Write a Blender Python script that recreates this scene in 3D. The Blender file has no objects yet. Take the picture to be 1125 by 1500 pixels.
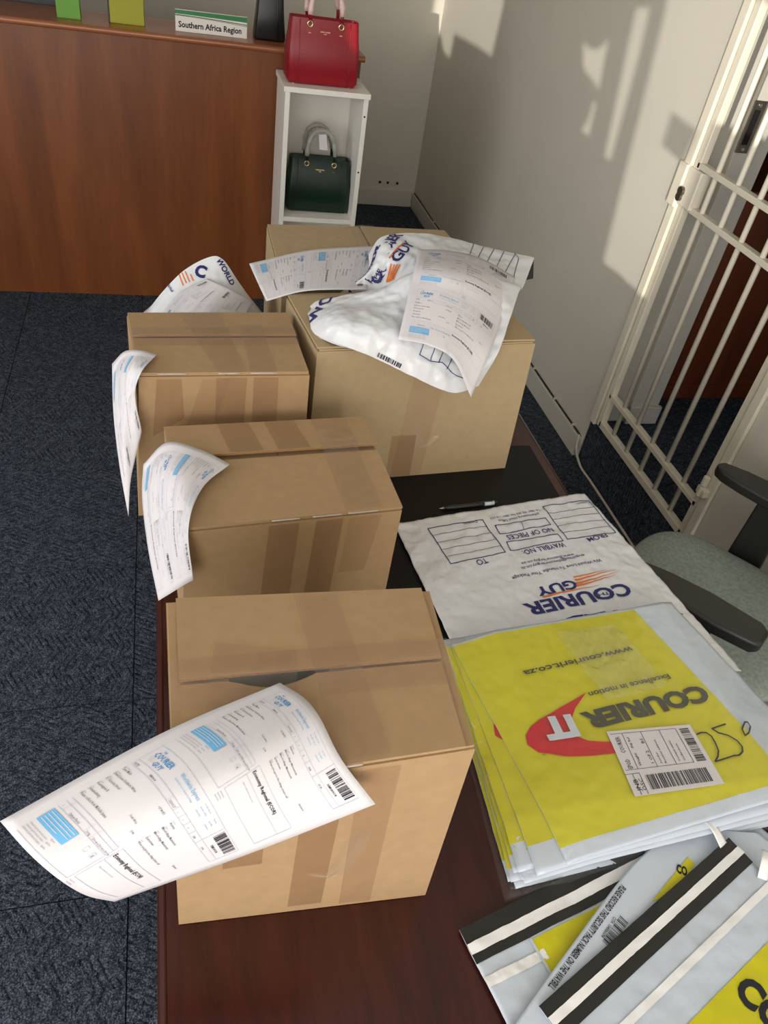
import bpy, bmesh, math, random
import numpy as np
from mathutils import Vector, Matrix, noise
from mathutils.bvhtree import BVHTree
from mathutils.geometry import tessellate_polygon

scene = bpy.context.scene
COL = scene.collection
random.seed(7)

# ------------------------------------------------------------------ camera
CAM = np.array([0.0, 0.0, 1.78])
YAW, PITCH, ROLL, FPX = 0.335476, 0.695619, 0.180088, 1134.87
def _axes():
    f = np.array([math.sin(YAW)*math.cos(PITCH), math.cos(YAW)*math.cos(PITCH), -math.sin(PITCH)])
    r = np.array([math.cos(YAW), -math.sin(YAW), 0.0]); u = np.cross(r, f)
    return (math.cos(ROLL)*r + math.sin(ROLL)*u, -math.sin(ROLL)*r + math.cos(ROLL)*u, f)
RX, UX, FX = _axes()
cam = bpy.data.cameras.new('camera'); cam_o = bpy.data.objects.new('camera', cam); COL.objects.link(cam_o)
cam.sensor_fit = 'HORIZONTAL'; cam.sensor_width = 36.0; cam.lens = 36.0*FPX/1125.0
cam.clip_start = 0.02
M = Matrix(((RX[0], UX[0], -FX[0], CAM[0]), (RX[1], UX[1], -FX[1], CAM[1]), (RX[2], UX[2], -FX[2], CAM[2]), (0, 0, 0, 1)))
cam_o.matrix_world = M
scene.camera = cam_o

# ------------------------------------------------------------------ light
vs = scene.view_settings
vs.view_transform = 'Standard'; vs.look = 'None'; vs.gamma = 1.0; vs.use_curve_mapping = False
vs.exposure = 0.06
world = bpy.data.worlds.new('sky'); scene.world = world; world.use_nodes = True
bg = world.node_tree.nodes['Background']
bg.inputs['Color'].default_value = (0.62, 0.75, 1.0, 1); bg.inputs['Strength'].default_value = 1.0

SUN_D = Vector((1.0, 2.0, -0.18))            # low sun from behind the left shoulder
sun = bpy.data.lights.new('low_sun', 'SUN'); sun.energy = 2.9; sun.angle = math.radians(0.28); sun.color = (1.0, 0.95, 0.86)
sun_o = bpy.data.objects.new('low_sun', sun); COL.objects.link(sun_o)
sun_o.rotation_euler = SUN_D.to_track_quat('-Z', 'Y').to_euler(); sun_o.location = (-2, -4, 3)

def area(name, loc, rot, sx, sy, power, col):
    l = bpy.data.lights.new(name, 'AREA'); l.shape = 'RECTANGLE'; l.size = sx; l.size_y = sy; l.energy = power; l.color = col
    o = bpy.data.objects.new(name, l); COL.objects.link(o); o.location = loc; o.rotation_euler = rot
    return o
REAR_Y = -2.3
area('shopfront_daylight', (-0.62, REAR_Y+0.05, 1.50), (math.radians(90), 0, 0), 3.6, 2.15, 102, (1.0, 0.97, 0.94))
area('added_side_fill', (-2.52, 0.9, 1.6), (math.radians(90), 0, math.radians(-90)), 2.2, 1.3, 42, (0.94, 0.97, 1.0))  # added fill lamp for the left side; the left wall has no window

# ------------------------------------------------------------------ helpers
WX = 1.594          # right wall plane
ZT = 0.74           # desk top
def ray(px, py): return RX*(px-562.5)/FPX - UX*(py-750.0)/FPX + FX
def atz(px, py, z): d = ray(px, py); return Vector(CAM + d*((z-CAM[2])/d[2]))
def aty(px, py, y): d = ray(px, py); return Vector(CAM + d*((y-CAM[1])/d[1]))

def srgb(r, g, b):
    f = lambda c: (c/255/12.92) if c/255 <= 0.04045 else ((c/255+0.055)/1.055)**2.4
    return (f(r), f(g), f(b), 1.0)

def new_mat(name):
    m = bpy.data.materials.new(name); m.use_nodes = True
    return m, m.node_tree, m.node_tree.nodes['Principled BSDF']
def N(nt, t, **kw):
    n = nt.nodes.new(t)
    for k, v in kw.items(): setattr(n, k, v)
    return n
def simple(name, col, rough=0.6, metal=0.0, spec=0.5, nscale=0, namt=0.08, bump=0.0, bscale=200, coat=0.0, alpha=1.0):
    m, nt, b = new_mat(name)
    b.inputs['Base Color'].default_value = col; b.inputs['Roughness'].default_value = rough
    b.inputs['Metallic'].default_value = metal; b.inputs['Specular IOR Level'].default_value = spec
    b.inputs['Coat Weight'].default_value = coat; b.inputs['Alpha'].default_value = alpha
    tc = N(nt, 'ShaderNodeTexCoord')
    if nscale:
        nz = N(nt, 'ShaderNodeTexNoise'); nz.inputs['Scale'].default_value = nscale; nz.inputs['Detail'].default_value = 5
        nt.links.new(tc.outputs['Object'], nz.inputs['Vector'])
        mx = N(nt, 'ShaderNodeMix', data_type='RGBA', blend_type='MULTIPLY'); mx.inputs[0].default_value = 1.0
        rp = N(nt, 'ShaderNodeMapRange'); rp.inputs[1].default_value = 0.25; rp.inputs[2].default_value = 0.75
        rp.inputs[3].default_value = 1-namt; rp.inputs[4].default_value = 1+namt
        nt.links.new(nz.outputs['Fac'], rp.inputs[0])
        mx.inputs[6].default_value = col; nt.links.new(rp.outputs[0], mx.inputs[7]); nt.links.new(mx.outputs[2], b.inputs['Base Color'])
    if bump:
        nz2 = N(nt, 'ShaderNodeTexNoise'); nz2.inputs['Scale'].default_value = bscale; nz2.inputs['Detail'].default_value = 4
        nt.links.new(tc.outputs['Object'], nz2.inputs['Vector'])
        bp = N(nt, 'ShaderNodeBump'); bp.inputs['Strength'].default_value = bump; bp.inputs['Distance'].default_value = 0.002
        nt.links.new(nz2.outputs['Fac'], bp.inputs['Height']); nt.links.new(bp.outputs['Normal'], b.inputs['Normal'])
    return m
def wood(name, c1, c2, scale, rough, vec=(1, 1, 1), spec=0.5):
    m, nt, b = new_mat(name)
    tc = N(nt, 'ShaderNodeTexCoord'); mp = N(nt, 'ShaderNodeMapping'); mp.inputs['Scale'].default_value = vec
    nt.links.new(tc.outputs['Object'], mp.inputs['Vector'])
    nz = N(nt, 'ShaderNodeTexNoise'); nz.inputs['Scale'].default_value = scale; nz.inputs['Detail'].default_value = 8; nz.inputs['Distortion'].default_value = 0.6
    nt.links.new(mp.outputs['Vector'], nz.inputs['Vector'])
    nz2 = N(nt, 'ShaderNodeTexNoise'); nz2.inputs['Scale'].default_value = scale*9; nz2.inputs['Detail'].default_value = 3
    nt.links.new(mp.outputs['Vector'], nz2.inputs['Vector'])
    ad = N(nt, 'ShaderNodeMath', operation='MULTIPLY_ADD'); ad.inputs[1].default_value = 0.35
    nt.links.new(nz2.outputs['Fac'], ad.inputs[0]); nt.links.new(nz.outputs['Fac'], ad.inputs[2])
    cr = N(nt, 'ShaderNodeValToRGB'); cr.color_ramp.elements[0].position = 0.45; cr.color_ramp.elements[1].position = 0.85
    cr.color_ramp.elements[0].color = c1; cr.color_ramp.elements[1].color = c2
    nt.links.new(ad.outputs[0], cr.inputs['Fac']); nt.links.new(cr.outputs['Color'], b.inputs['Base Color'])
    b.inputs['Roughness'].default_value = rough; b.inputs['Specular IOR Level'].default_value = spec
    return m
def carpet_mat():
    m, nt, b = new_mat('carpet')
    tc = N(nt, 'ShaderNodeTexCoord'); sp = N(nt, 'ShaderNodeSeparateXYZ'); nt.links.new(tc.outputs['Object'], sp.inputs[0])
    def mth(op, a, bb=None, c=None):
        n = N(nt, 'ShaderNodeMath', operation=op)
        for i, v in enumerate((a, bb, c)):
            if v is None: continue
            if isinstance(v, (int, float)): n.inputs[i].default_value = v
            else: nt.links.new(v, n.inputs[i])
        return n.outputs[0]
    wob = N(nt, 'ShaderNodeTexNoise'); wob.inputs['Scale'].default_value = 18; wob.inputs['Detail'].default_value = 2
    nt.links.new(tc.outputs['Object'], wob.inputs['Vector'])
    tri = mth('PINGPONG', sp.outputs[0], 0.0625)
    t = mth('ADD', mth('MULTIPLY', tri, 0.55), sp.outputs[1])
    t = mth('ADD', t, mth('MULTIPLY', wob.outputs['Fac'], 0.012))
    rid = mth('PINGPONG', t, 0.0085)
    rid = mth('DIVIDE', rid, 0.0085)
    brk = N(nt, 'ShaderNodeTexNoise'); brk.inputs['Scale'].default_value = 38; brk.inputs['Detail'].default_value = 1
    nt.links.new(tc.outputs['Object'], brk.inputs['Vector'])
    bk = N(nt, 'ShaderNodeMapRange'); bk.inputs[1].default_value = 0.42; bk.inputs[2].default_value = 0.62; bk.inputs[3].default_value = 0.0; bk.inputs[4].default_value = 0.75
    nt.links.new(brk.outputs['Fac'], bk.inputs[0]); rid = mth('MAXIMUM', rid, bk.outputs[0])
    fz = N(nt, 'ShaderNodeTexNoise'); fz.inputs['Scale'].default_value = 330; fz.inputs['Detail'].default_value = 3
    nt.links.new(tc.outputs['Object'], fz.inputs['Vector'])
    fz2 = N(nt, 'ShaderNodeTexNoise'); fz2.inputs['Scale'].default_value = 60; fz2.inputs['Detail'].default_value = 4
    nt.links.new(tc.outputs['Object'], fz2.inputs['Vector'])
    cr = N(nt, 'ShaderNodeValToRGB')
    e = cr.color_ramp.elements; e[0].position = 0.36; e[0].color = srgb(24, 28, 34); e[1].position = 0.66; e[1].color = srgb(106, 113, 124)
    k = e.new(0.5); k.color = srgb(53, 60, 71)
    mixv = mth('ADD', mth('MULTIPLY', fz.outputs['Fac'], 0.75), mth('MULTIPLY', fz2.outputs['Fac'], 0.25))
    nt.links.new(mixv, cr.inputs['Fac'])
    mx = N(nt, 'ShaderNodeMix', data_type='RGBA', blend_type='MULTIPLY'); mx.inputs[0].default_value = 0.75
    cr2 = N(nt, 'ShaderNodeValToRGB'); cr2.color_ramp.elements[0].color = (0.35, 0.35, 0.36, 1); cr2.color_ramp.elements[1].position = 0.5
    nt.links.new(rid, cr2.inputs['Fac'])
    nt.links.new(cr.outputs['Color'], mx.inputs[6]); nt.links.new(cr2.outputs['Color'], mx.inputs[7])
    nt.links.new(mx.outputs[2], b.inputs['Base Color'])
    h = mth('ADD', mth('MULTIPLY', mth('SMOOTH_MIN', rid, 0.6, 0.3), 1.0), mth('MULTIPLY', fz.outputs['Fac'], 0.5))
    bp = N(nt, 'ShaderNodeBump'); bp.inputs['Strength'].default_value = 0.9; bp.inputs['Distance'].default_value = 0.004
    nt.links.new(h, bp.inputs['Height']); nt.links.new(bp.outputs['Normal'], b.inputs['Normal'])
    b.inputs['Roughness'].default_value = 0.95; b.inputs['Specular IOR Level'].default_value = 0.1
    return m
def clear_mat(name, col, alpha, rough=0.12, bump=0.0, bscale=30, ior=1.4):
    m, nt, b = new_mat(name)
    b.inputs['Base Color'].default_value = col; b.inputs['Roughness'].default_value = rough; b.inputs['Specular IOR Level'].default_value = 0.5
    nt.nodes.remove(b)
    out = nt.nodes['Material Output']
    tr = N(nt, 'ShaderNodeBsdfTransparent'); tr.inputs[0].default_value = col
    pr = N(nt, 'ShaderNodeBsdfPrincipled'); pr.inputs['Base Color'].default_value = col; pr.inputs['Roughness'].default_value = rough
    gl = N(nt, 'ShaderNodeBsdfGlossy'); gl.inputs['Roughness'].default_value = rough
    fr = N(nt, 'ShaderNodeLayerWeight'); fr.inputs['Blend'].default_value = 0.5
    pw = N(nt, 'ShaderNodeMath', operation='POWER'); pw.inputs[1].default_value = 3.0; nt.links.new(fr.outputs['Facing'], pw.inputs[0])
    ma = N(nt, 'ShaderNodeMath', operation='MULTIPLY_ADD'); ma.inputs[1].default_value = 0.45; ma.inputs[2].default_value = ((ior-1)/(ior+1))**2*1.6; nt.links.new(pw.outputs[0], ma.inputs[0])
    m1 = N(nt, 'ShaderNodeMixShader'); m1.inputs[0].default_value = alpha
    nt.links.new(tr.outputs[0], m1.inputs[1]); nt.links.new(pr.outputs[0], m1.inputs[2])
    m2 = N(nt, 'ShaderNodeMixShader'); nt.links.new(ma.outputs[0], m2.inputs[0])
    nt.links.new(m1.outputs[0], m2.inputs[1]); nt.links.new(gl.outputs[0], m2.inputs[2]); nt.links.new(m2.outputs[0], out.inputs[0])
    if bump:
        tc = N(nt, 'ShaderNodeTexCoord'); nz = N(nt, 'ShaderNodeTexNoise'); nz.inputs['Scale'].default_value = bscale; nz.inputs['Detail'].default_value = 4
        nt.links.new(tc.outputs['Object'], nz.inputs['Vector'])
        bp = N(nt, 'ShaderNodeBump'); bp.inputs['Strength'].default_value = bump; bp.inputs['Distance'].default_value = 0.004
        nt.links.new(nz.outputs['Fac'], bp.inputs['Height'])
        for s in (pr, gl, fr): nt.links.new(bp.outputs['Normal'], s.inputs['Normal'])
    return m

MAT = {}
def build_mats():
    A = MAT
    A['wall'] = simple('wall_paint', srgb(214, 208, 194), 0.62, nscale=3, namt=0.03, bump=0.06, bscale=40)
    A['ceil'] = simple('ceiling_paint', srgb(226, 224, 216), 0.8)
    A['base'] = simple('skirting_paint', srgb(208, 203, 190), 0.45, nscale=6, namt=0.03)
    A['carpet'] = carpet_mat()
    A['underlay'] = simple('underlay', srgb(16, 18, 22), 0.95)
    A['counter'] = wood('cherry_laminate', srgb(102, 53, 22), srgb(128, 72, 34), 1.5, 0.36, (5, 5, 0.55))
    A['ledge'] = wood('cherry_ledge', srgb(140, 80, 46), srgb(168, 104, 64), 2.2, 0.28, (0.6, 6, 6))
    A['mahogany'] = wood('mahogany', srgb(44, 15, 11), srgb(66, 25, 18), 3.0, 0.22, (6, 0.7, 6))
    A['darkwood'] = wood('dark_wood', srgb(92, 40, 16), srgb(122, 58, 26), 2.2, 0.4, (5, 5, 0.55))
    A['pad'] = simple('black_pad', srgb(17, 17, 17), 0.5, spec=0.25, bump=0.1, bscale=400)
    A['white_lam'] = simple('white_laminate', srgb(242, 238, 230), 0.4, nscale=4, namt=0.02)
    A['gate'] = simple('gate_enamel', srgb(232, 224, 204), 0.35, nscale=9, namt=0.03)
    A['steel'] = simple('dull_steel', srgb(120, 112, 100), 0.35, metal=0.9)
    A['dark'] = simple('dark_gap', srgb(10, 9, 8), 0.9)
    A['kraft'] = simple('kraft_board', srgb(170, 140, 104), 0.75, nscale=55, namt=0.06, bump=0.05, bscale=300, spec=0.3)
    A['kraft2'] = simple('kraft_board_olive', srgb(172, 150, 116), 0.75, nscale=55, namt=0.05, bump=0.05, bscale=300, spec=0.3)
    A['kraft_edge'] = simple('kraft_edge', srgb(150, 116, 78), 0.9, nscale=500, namt=0.35)
    A['tape'] = clear_mat('parcel_tape', srgb(250, 244, 236), 0.05, 0.10, bump=0.35, bscale=40, ior=1.3)
    A['tape_br'] = clear_mat('brown_tape', srgb(241, 232, 220), 0.06, 0.12, bump=0.2, bscale=40, ior=1.3)
    A['fold'] = clear_mat('tape_fold', srgb(245, 240, 232), 0.35, 0.08, ior=1.6)
    A['wrap'] = clear_mat('clear_wrap', (1, 1, 1, 1), 0.03, 0.10, bump=0.5, bscale=22, ior=1.22)
    A['wrap2'] = clear_mat('crinkled_tape', (1, 1, 1, 1), 0.02, 0.05, bump=1.0, bscale=45, ior=1.35)
    A['paper'] = simple('paper', srgb(216, 212, 215), 0.75, spec=0.25)
    A['ink'] = simple('ink_black', srgb(45, 45, 52), 0.7, spec=0.2)
    A['ink_soft'] = simple('ink_soft', srgb(104, 104, 114), 0.7, spec=0.2)
    A['ink_grey'] = simple('ink_grey', srgb(150, 152, 165), 0.7, spec=0.2)
    A['ink_line'] = simple('ink_line', srgb(196, 200, 214), 0.7, spec=0.2)
    A['ink_blue'] = simple('ink_blue', srgb(112, 178, 222), 0.7, spec=0.2)
    A['ink_logo'] = simple('ink_logo', srgb(70, 142, 200), 0.7, spec=0.2)
    A['poly'] = simple('white_poly', srgb(224, 226, 230), 0.2, bump=0.5, bscale=34)
    A['polyg'] = simple('grey_poly', srgb(196, 206, 218), 0.26, bump=0.5, bscale=34)
    A['yellow'] = simple('yellow_poly', srgb(202, 195, 16), 0.26, bump=0.5, bscale=34)
    A['blackpoly'] = simple('black_poly', srgb(34, 34, 32), 0.3, bump=0.5, bscale=34)
    A['strip'] = simple('peel_strip', srgb(236, 236, 236), 0.35, bump=0.3, bscale=60)
    A['navy'] = simple('navy_ink', srgb(34, 36, 104), 0.4)
    A['orange'] = simple('orange_ink', srgb(226, 118, 44), 0.4)
    A['printgrey'] = simple('charcoal_ink', srgb(66, 66, 52), 0.4)
    A['red_ink'] = simple('red_ink', srgb(196, 24, 34), 0.35)
    A['grey_ink'] = simple('pale_ink', srgb(200, 208, 216), 0.35)
    A['red'] = simple('red_leather', srgb(142, 12, 28), 0.38, bump=0.06, bscale=500)
    A['green'] = simple('green_leather', srgb(10, 40, 26), 0.36, bump=0.06, bscale=500)
    A['black_l'] = simple('black_leather', srgb(22, 22, 24), 0.34, bump=0.06, bscale=500)
    A['gold'] = simple('pale_gold', srgb(226, 204, 160), 0.25, metal=0.9)
    A['wrap_pink'] = simple('tissue_wrap', srgb(226, 196, 190), 0.4, bump=0.4, bscale=60)
    A['wrap_clear'] = clear_mat('handle_wrap', srgb(225, 222, 214), 0.45, 0.15, bump=0.5, bscale=60)
    A['lime'] = simple('lime_card', srgb(104, 158, 58), 0.6)
    A['olive'] = simple('olive_card', srgb(158, 158, 42), 0.6, bump=0.1, bscale=300)
    A['sign_green'] = simple('sign_green', srgb(40, 124, 66), 0.5)
    A['sign_white'] = simple('sign_white', srgb(226, 222, 214), 0.5)
    A['seat'] = simple('sage_fabric', srgb(148, 157, 150), 0.95, nscale=120, namt=0.22, bump=0.4, bscale=420, spec=0.1)
    A['plastic'] = simple('black_plastic', srgb(38, 38, 36), 0.42, bump=0.05, bscale=600)
    A['cable_w'] = simple('cable_white', srgb(206, 198, 184), 0.5)
    A['cable_b'] = simple('cable_black', srgb(24, 23, 22), 0.5)
    A['silver'] = simple('silver_tip', srgb(190, 190, 190), 0.3, metal=1.0)
build_mats()

class MB:
    def __init__(s): s.v = []; s.f = []
    def add(s, vs_, fs):
        o = len(s.v); s.v += [tuple(v) for v in vs_]; s.f += [tuple(i+o for i in f) for f in fs]; return s
    def box(s, x0, x1, y0, y1, z0, z1):
        return s.add([(x0, y0, z0), (x1, y0, z0), (x1, y1, z0), (x0, y1, z0), (x0, y0, z1), (x1, y0, z1), (x1, y1, z1), (x0, y1, z1)],
                     [(0, 3, 2, 1), (4, 5, 6, 7), (0, 1, 5, 4), (1, 2, 6, 5), (2, 3, 7, 6), (3, 0, 4, 7)])
    def hexa(s, b, t):   # bottom 4, top 4 (ccw from above)
        return s.add(list(b)+list(t), [(0, 3, 2, 1), (4, 5, 6, 7), (0, 1, 5, 4), (1, 2, 6, 5), (2, 3, 7, 6), (3, 0, 4, 7)])
    def tube(s, pts, r, n=10, cap=True):
        pts = [Vector(p) for p in pts]; rings = []
        rs = r if isinstance(r, (list, tuple)) else [r]*len(pts)
        t0 = (pts[1]-pts[0]).normalized(); a = t0.orthogonal().normalized()
        for i, p in enumerate(pts):
            t = (pts[min(i+1, len(pts)-1)]-pts[max(i-1, 0)]).normalized()
            a = (a-t*a.dot(t)).normalized(); b = t.cross(a)
            rings.append([p+(a*math.cos(2*math.pi*k/n)+b*math.sin(2*math.pi*k/n))*rs[i] for k in range(n)])
        vs_ = [v for rg in rings for v in rg]; fs = []
        for i in range(len(pts)-1):
            for k in range(n): fs.append((i*n+k, i*n+(k+1) % n, (i+1)*n+(k+1) % n, (i+1)*n+k))
        if cap: fs += [tuple(range(n-1, -1, -1)), tuple((len(pts)-1)*n+k for k in range(n))]
        return s.add(vs_, fs)
    def prism(s, poly, z0, z1, ax=2):
        def mk(p, z): return (p[0], p[1], z) if ax == 2 else ((p[0], z, p[1]) if ax == 1 else (z, p[0], p[1]))
        n = len(poly); vs_ = [mk(p, z0) for p in poly]+[mk(p, z1) for p in poly]
        return s.add(vs_, [tuple(range(n-1, -1, -1)), tuple(range(n, 2*n))]+[(i, (i+1) % n, n+(i+1) % n, n+i) for i in range(n)])
    def grid(s, fn, nu, nv):
        o = [fn(i/nu, j/nv) for j in range(nv+1) for i in range(nu+1)]
        return s.add(o, [(j*(nu+1)+i, j*(nu+1)+i+1, (j+1)*(nu+1)+i+1, (j+1)*(nu+1)+i) for j in range(nv) for i in range(nu)])
    def mesh(s, name='mesh', fix=True):
        me = bpy.data.meshes.new(name); me.from_pydata(s.v, [], s.f)
        if fix:
            bm = bmesh.new(); bm.from_mesh(me); bmesh.ops.recalc_face_normals(bm, faces=bm.faces); bm.to_mesh(me); bm.free()
        return me
def obj(name, me, mat, parent=None, bevel=0, seg=2, smooth=False, fix=True):
    if isinstance(me, MB): me = me.mesh(name, fix)
    o = bpy.data.objects.new(name, me); COL.objects.link(o)
    if mat is not None and len(me.materials) == 0: me.materials.append(MAT[mat] if isinstance(mat, str) else mat)
    if parent is not None: o.parent = parent
    if smooth: me.shade_smooth()
    if bevel:
        b = o.modifiers.new('bevel', 'BEVEL'); b.width = bevel; b.segments = seg; b.limit_method = 'ANGLE'; b.angle_limit = math.radians(40)
        if smooth is False and seg > 1: me.shade_smooth(); b.harden_normals = True
    return o
def tag(o, label, cat, group=None):
    o['label'] = label; o['category'] = cat
    if group: o['group'] = group
    return o
def thing(name, label, cat, loc=(0, 0, 0), group=None, rotz=0):
    o = bpy.data.objects.new(name, None); COL.objects.link(o); o.location = loc; o.rotation_euler = (0, 0, rotz)
    o.empty_display_size = 0.05
    return tag(o, label, cat, group)
def struct(name, me, mat, parent=None, **k):
    o = obj(name, me, mat, parent, **k)
    if parent is None: o['kind'] = 'structure'
    return o
def reparent(o, p):   # geometry built in world space under an empty that stands elsewhere
    o.parent = p; o.matrix_parent_inverse = Matrix.Translation(-Vector(p.location)) if p.rotation_euler[2] == 0 else (Matrix.Translation(p.location) @ p.rotation_euler.to_matrix().to_4x4()).inverted()
    return o
def part(name, me, mat, p, **k):
    o = obj(name, me, mat, None, **k); return reparent(o, p)

# ------------------------------------------------------------------ flat shapes, lettering, sheets
class Flat:            # 2-D polygons, later laid on a surface
    def __init__(s): s.v = []; s.f = []
    def add(s, v, f): o = len(s.v); s.v += list(v); s.f += [tuple(i+o for i in q) for q in f]; return s
    def rect(s, x0, y0, x1, y1): return s.add([(x0, y0), (x1, y0), (x1, y1), (x0, y1)], [(0, 1, 2, 3)])
    def line(s, pts, w, closed=False):
        n = len(pts)
        for i in range(n if closed else n-1):
            a = Vector(pts[i]); b = Vector(pts[(i+1) % n]); d = b-a
            if d.length < 1e-7: continue
            d = d.normalized()*(w*0.5); q = Vector((-d.y, d.x)); a = a-d*0.6; b = b+d*0.6
            s.add([(a-q)[:], (b-q)[:], (b+q)[:], (a+q)[:]], [(0, 1, 2, 3)])
        return s
    def poly(s, pts):
        t = tessellate_polygon([[Vector((p[0], p[1], 0)) for p in pts]]); return s.add(pts, t)
    def merge(s, o, fn=lambda p: p): return s.add([fn(p) for p in o.v], o.f)
_tc = {}
def text2d(body, bold=0.0, res=2):
    key = (body, bold, res)
    if key in _tc: return _tc[key]
    cu = bpy.data.curves.new('lettering', 'FONT'); cu.body = body; cu.offset = bold; cu.resolution_u = res
    ob = bpy.data.objects.new('lettering', cu); me = ob.to_mesh()
    f = Flat(); f.v = [(v.co.x, v.co.y) for v in me.vertices]; f.f = [tuple(p.vertices) for p in me.polygons]
    ob.to_mesh_clear(); bpy.data.objects.remove(ob); bpy.data.curves.remove(cu)
    if f.v:
        xs = [p[0] for p in f.v]; f.x0, f.x1 = min(xs), max(xs)
    else: f.x0, f.x1 = 0, 1
    _tc[key] = f; return f
def put_text(dst, body, x, y, h, width=None, ang=0, bold=0.0, slant=0.0, res=1):
    """h = cap height; width stretches the line to that length"""
    t = text2d(body, bold, res); sy = h/0.69; sx = sy if width is None else width/(t.x1-t.x0); c, s_ = math.cos(ang), math.sin(ang)
    def fn(p):
        a = (p[0]-t.x0)*sx+p[1]*sy*slant; b = p[1]*sy; return (x+a*c-b*s_, y+a*s_+b*c)
    dst.merge(t, fn); return dst
def cut(flat, sx, sy):
    bm = bmesh.new(); vs_ = [bm.verts.new((p[0], p[1], 0)) for p in flat.v]
    for f in flat.f:
        try: bm.faces.new([vs_[i] for i in f])
        except ValueError: pass
    for ax, st in ((0, sx), (1, sy)):
        if not st or not flat.v: continue
        lo = min(p[ax] for p in flat.v); hi = max(p[ax] for p in flat.v); k = math.floor(lo/st)+1
        while k*st < hi:
            co = Vector((0, 0, 0)); co[ax] = k*st; no = Vector((0, 0, 0)); no[ax] = 1
            bmesh.ops.bisect_plane(bm, geom=bm.verts[:]+bm.edges[:]+bm.faces[:], plane_co=co, plane_no=no, dist=1e-6); k += 1
    bm.verts.index_update(); o = Flat(); o.v = [(v.co.x, v.co.y) for v in bm.verts]; o.f = [tuple(v.index for v in f.verts) for f in bm.faces]; bm.free()
    return o
def face_cam(me, mb_v):   # orient all faces towards the viewer's side
    bm = bmesh.new(); bm.from_mesh(me); c = Vector(CAM)
    for f in bm.faces:
        if f.normal.dot(c-f.calc_center_median()) < 0: f.normal_flip()
    bm.to_mesh(me); bm.free(); return me

def cr(p0, p1, p2, p3, t):
    return 0.5*((2*p1)+(-p0+p2)*t+(2*p0-5*p1+4*p2-p3)*t*t+(-p0+3*p1-3*p2+p3)*t**3)
def spline(pts, t):
    n = len(pts)-1; x = min(max(t, 0), 1)*n; i = min(int(x), n-1); f = x-i
    p1, p2 = pts[i], pts[i+1]; p0 = pts[i-1] if i > 0 else 2*p1-p2; p3 = pts[i+2] if i+2 <= n else 2*p2-p1
    return cr(p0, p1, p2, p3, f)
class Surf:            # rows of control points -> smooth surface; u runs along a row, v across rows
    def __init__(s, rows, disp=None): s.rows = [[Vector(p) for p in r] for r in rows]; s.disp = disp; s.sgn = 1; s.fix()
    def raw(s, u, v): return spline([spline(r, u) for r in s.rows], v)
    def P(s, u, v):
        p = s.raw(u, v)
        return p+s.disp(p, u, v) if s.disp else p
    def nrm(s, u, v):
        e = 0.004; a = s.P(min(u+e, 1), v)-s.P(max(u-e, 0), v); b = s.P(u, min(v+e, 1))-s.P(u, max(v-e, 0))
        return a.cross(b).normalized()*s.sgn
    def fix(s):
        n = s.nrm(0.5, 0.5); s.sgn = 1 if n.dot(Vector(CAM)-s.P(0.5, 0.5)) > 0 else -1
    def at(s, u, v, e): return s.P(u, v)+s.nrm(u, v)*e
    def slab(s, nu, nv, th=0.0004):
        m = MB(); m.grid(lambda u, v: s.P(u, v), nu, nv); k = len(m.v); m.grid(lambda u, v: s.at(u, v, -th), nu, nv)
        n = nu+1
        for i in range(nu): m.f += [(i, i+1, k+i+1, k+i), (nv*n+i, nv*n+i+1, k+nv*n+i+1, k+nv*n+i)]
        for j in range(nv): m.f += [(j*n, (j+1)*n, k+(j+1)*n, k+j*n), (j*n+nu, (j+1)*n+nu, k+(j+1)*n+nu, k+j*n+nu)]
        return m
    def lay(s, flat, w, l, e=0.0006):   # flat in metres on a w x l sheet, (0,0) = top left, y downwards
        m = MB(); m.add([s.at(p[0]/w, p[1]/l, e) for p in flat.v], flat.f); return face_cam(m.mesh(fix=False), None)
    def panel(s, u0, u1, v0, v1, e, nu, nv):
        m = MB(); m.grid(lambda a, b: s.at(u0+(u1-u0)*a, v0+(v1-v0)*b, e), nu, nv); return face_cam(m.mesh(fix=False), None)
class Quad(Surf):      # four corners (u0v0, u1v0, u1v1, u0v1), bilinear, wrinkled by zfun
    def __init__(s, c, zfun=None): s.c = [Vector(p) for p in c]; s.z = zfun; s.sgn = 1; s.fix()
    def P(s, u, v):
        a, b, c, d = s.c; p = (a*(1-u)+b*u)*(1-v)+(d*(1-u)+c*u)*v
        if s.z: p = p+Vector((0, 0, s.z(p.x, p.y)))
        return p
def wrinkle(amp, sc, seed, ridged=True):
    o = Vector((seed*7.3, seed*3.1, seed*1.7))
    def f(x, y, z=0.0):
        q = Vector((x, y, z))*sc+o
        a = noise.noise(q); b = noise.noise(q*2.3+Vector((3, 8, 1))); c = noise.noise(q*5.1+Vector((9, 2, 4)))
        if ridged: return amp*((1-abs(a)*2)*0.5+(0.5-abs(b))*0.5+0.2*c)
        return amp*(a+0.5*b+0.25*c)
    return f
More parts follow.
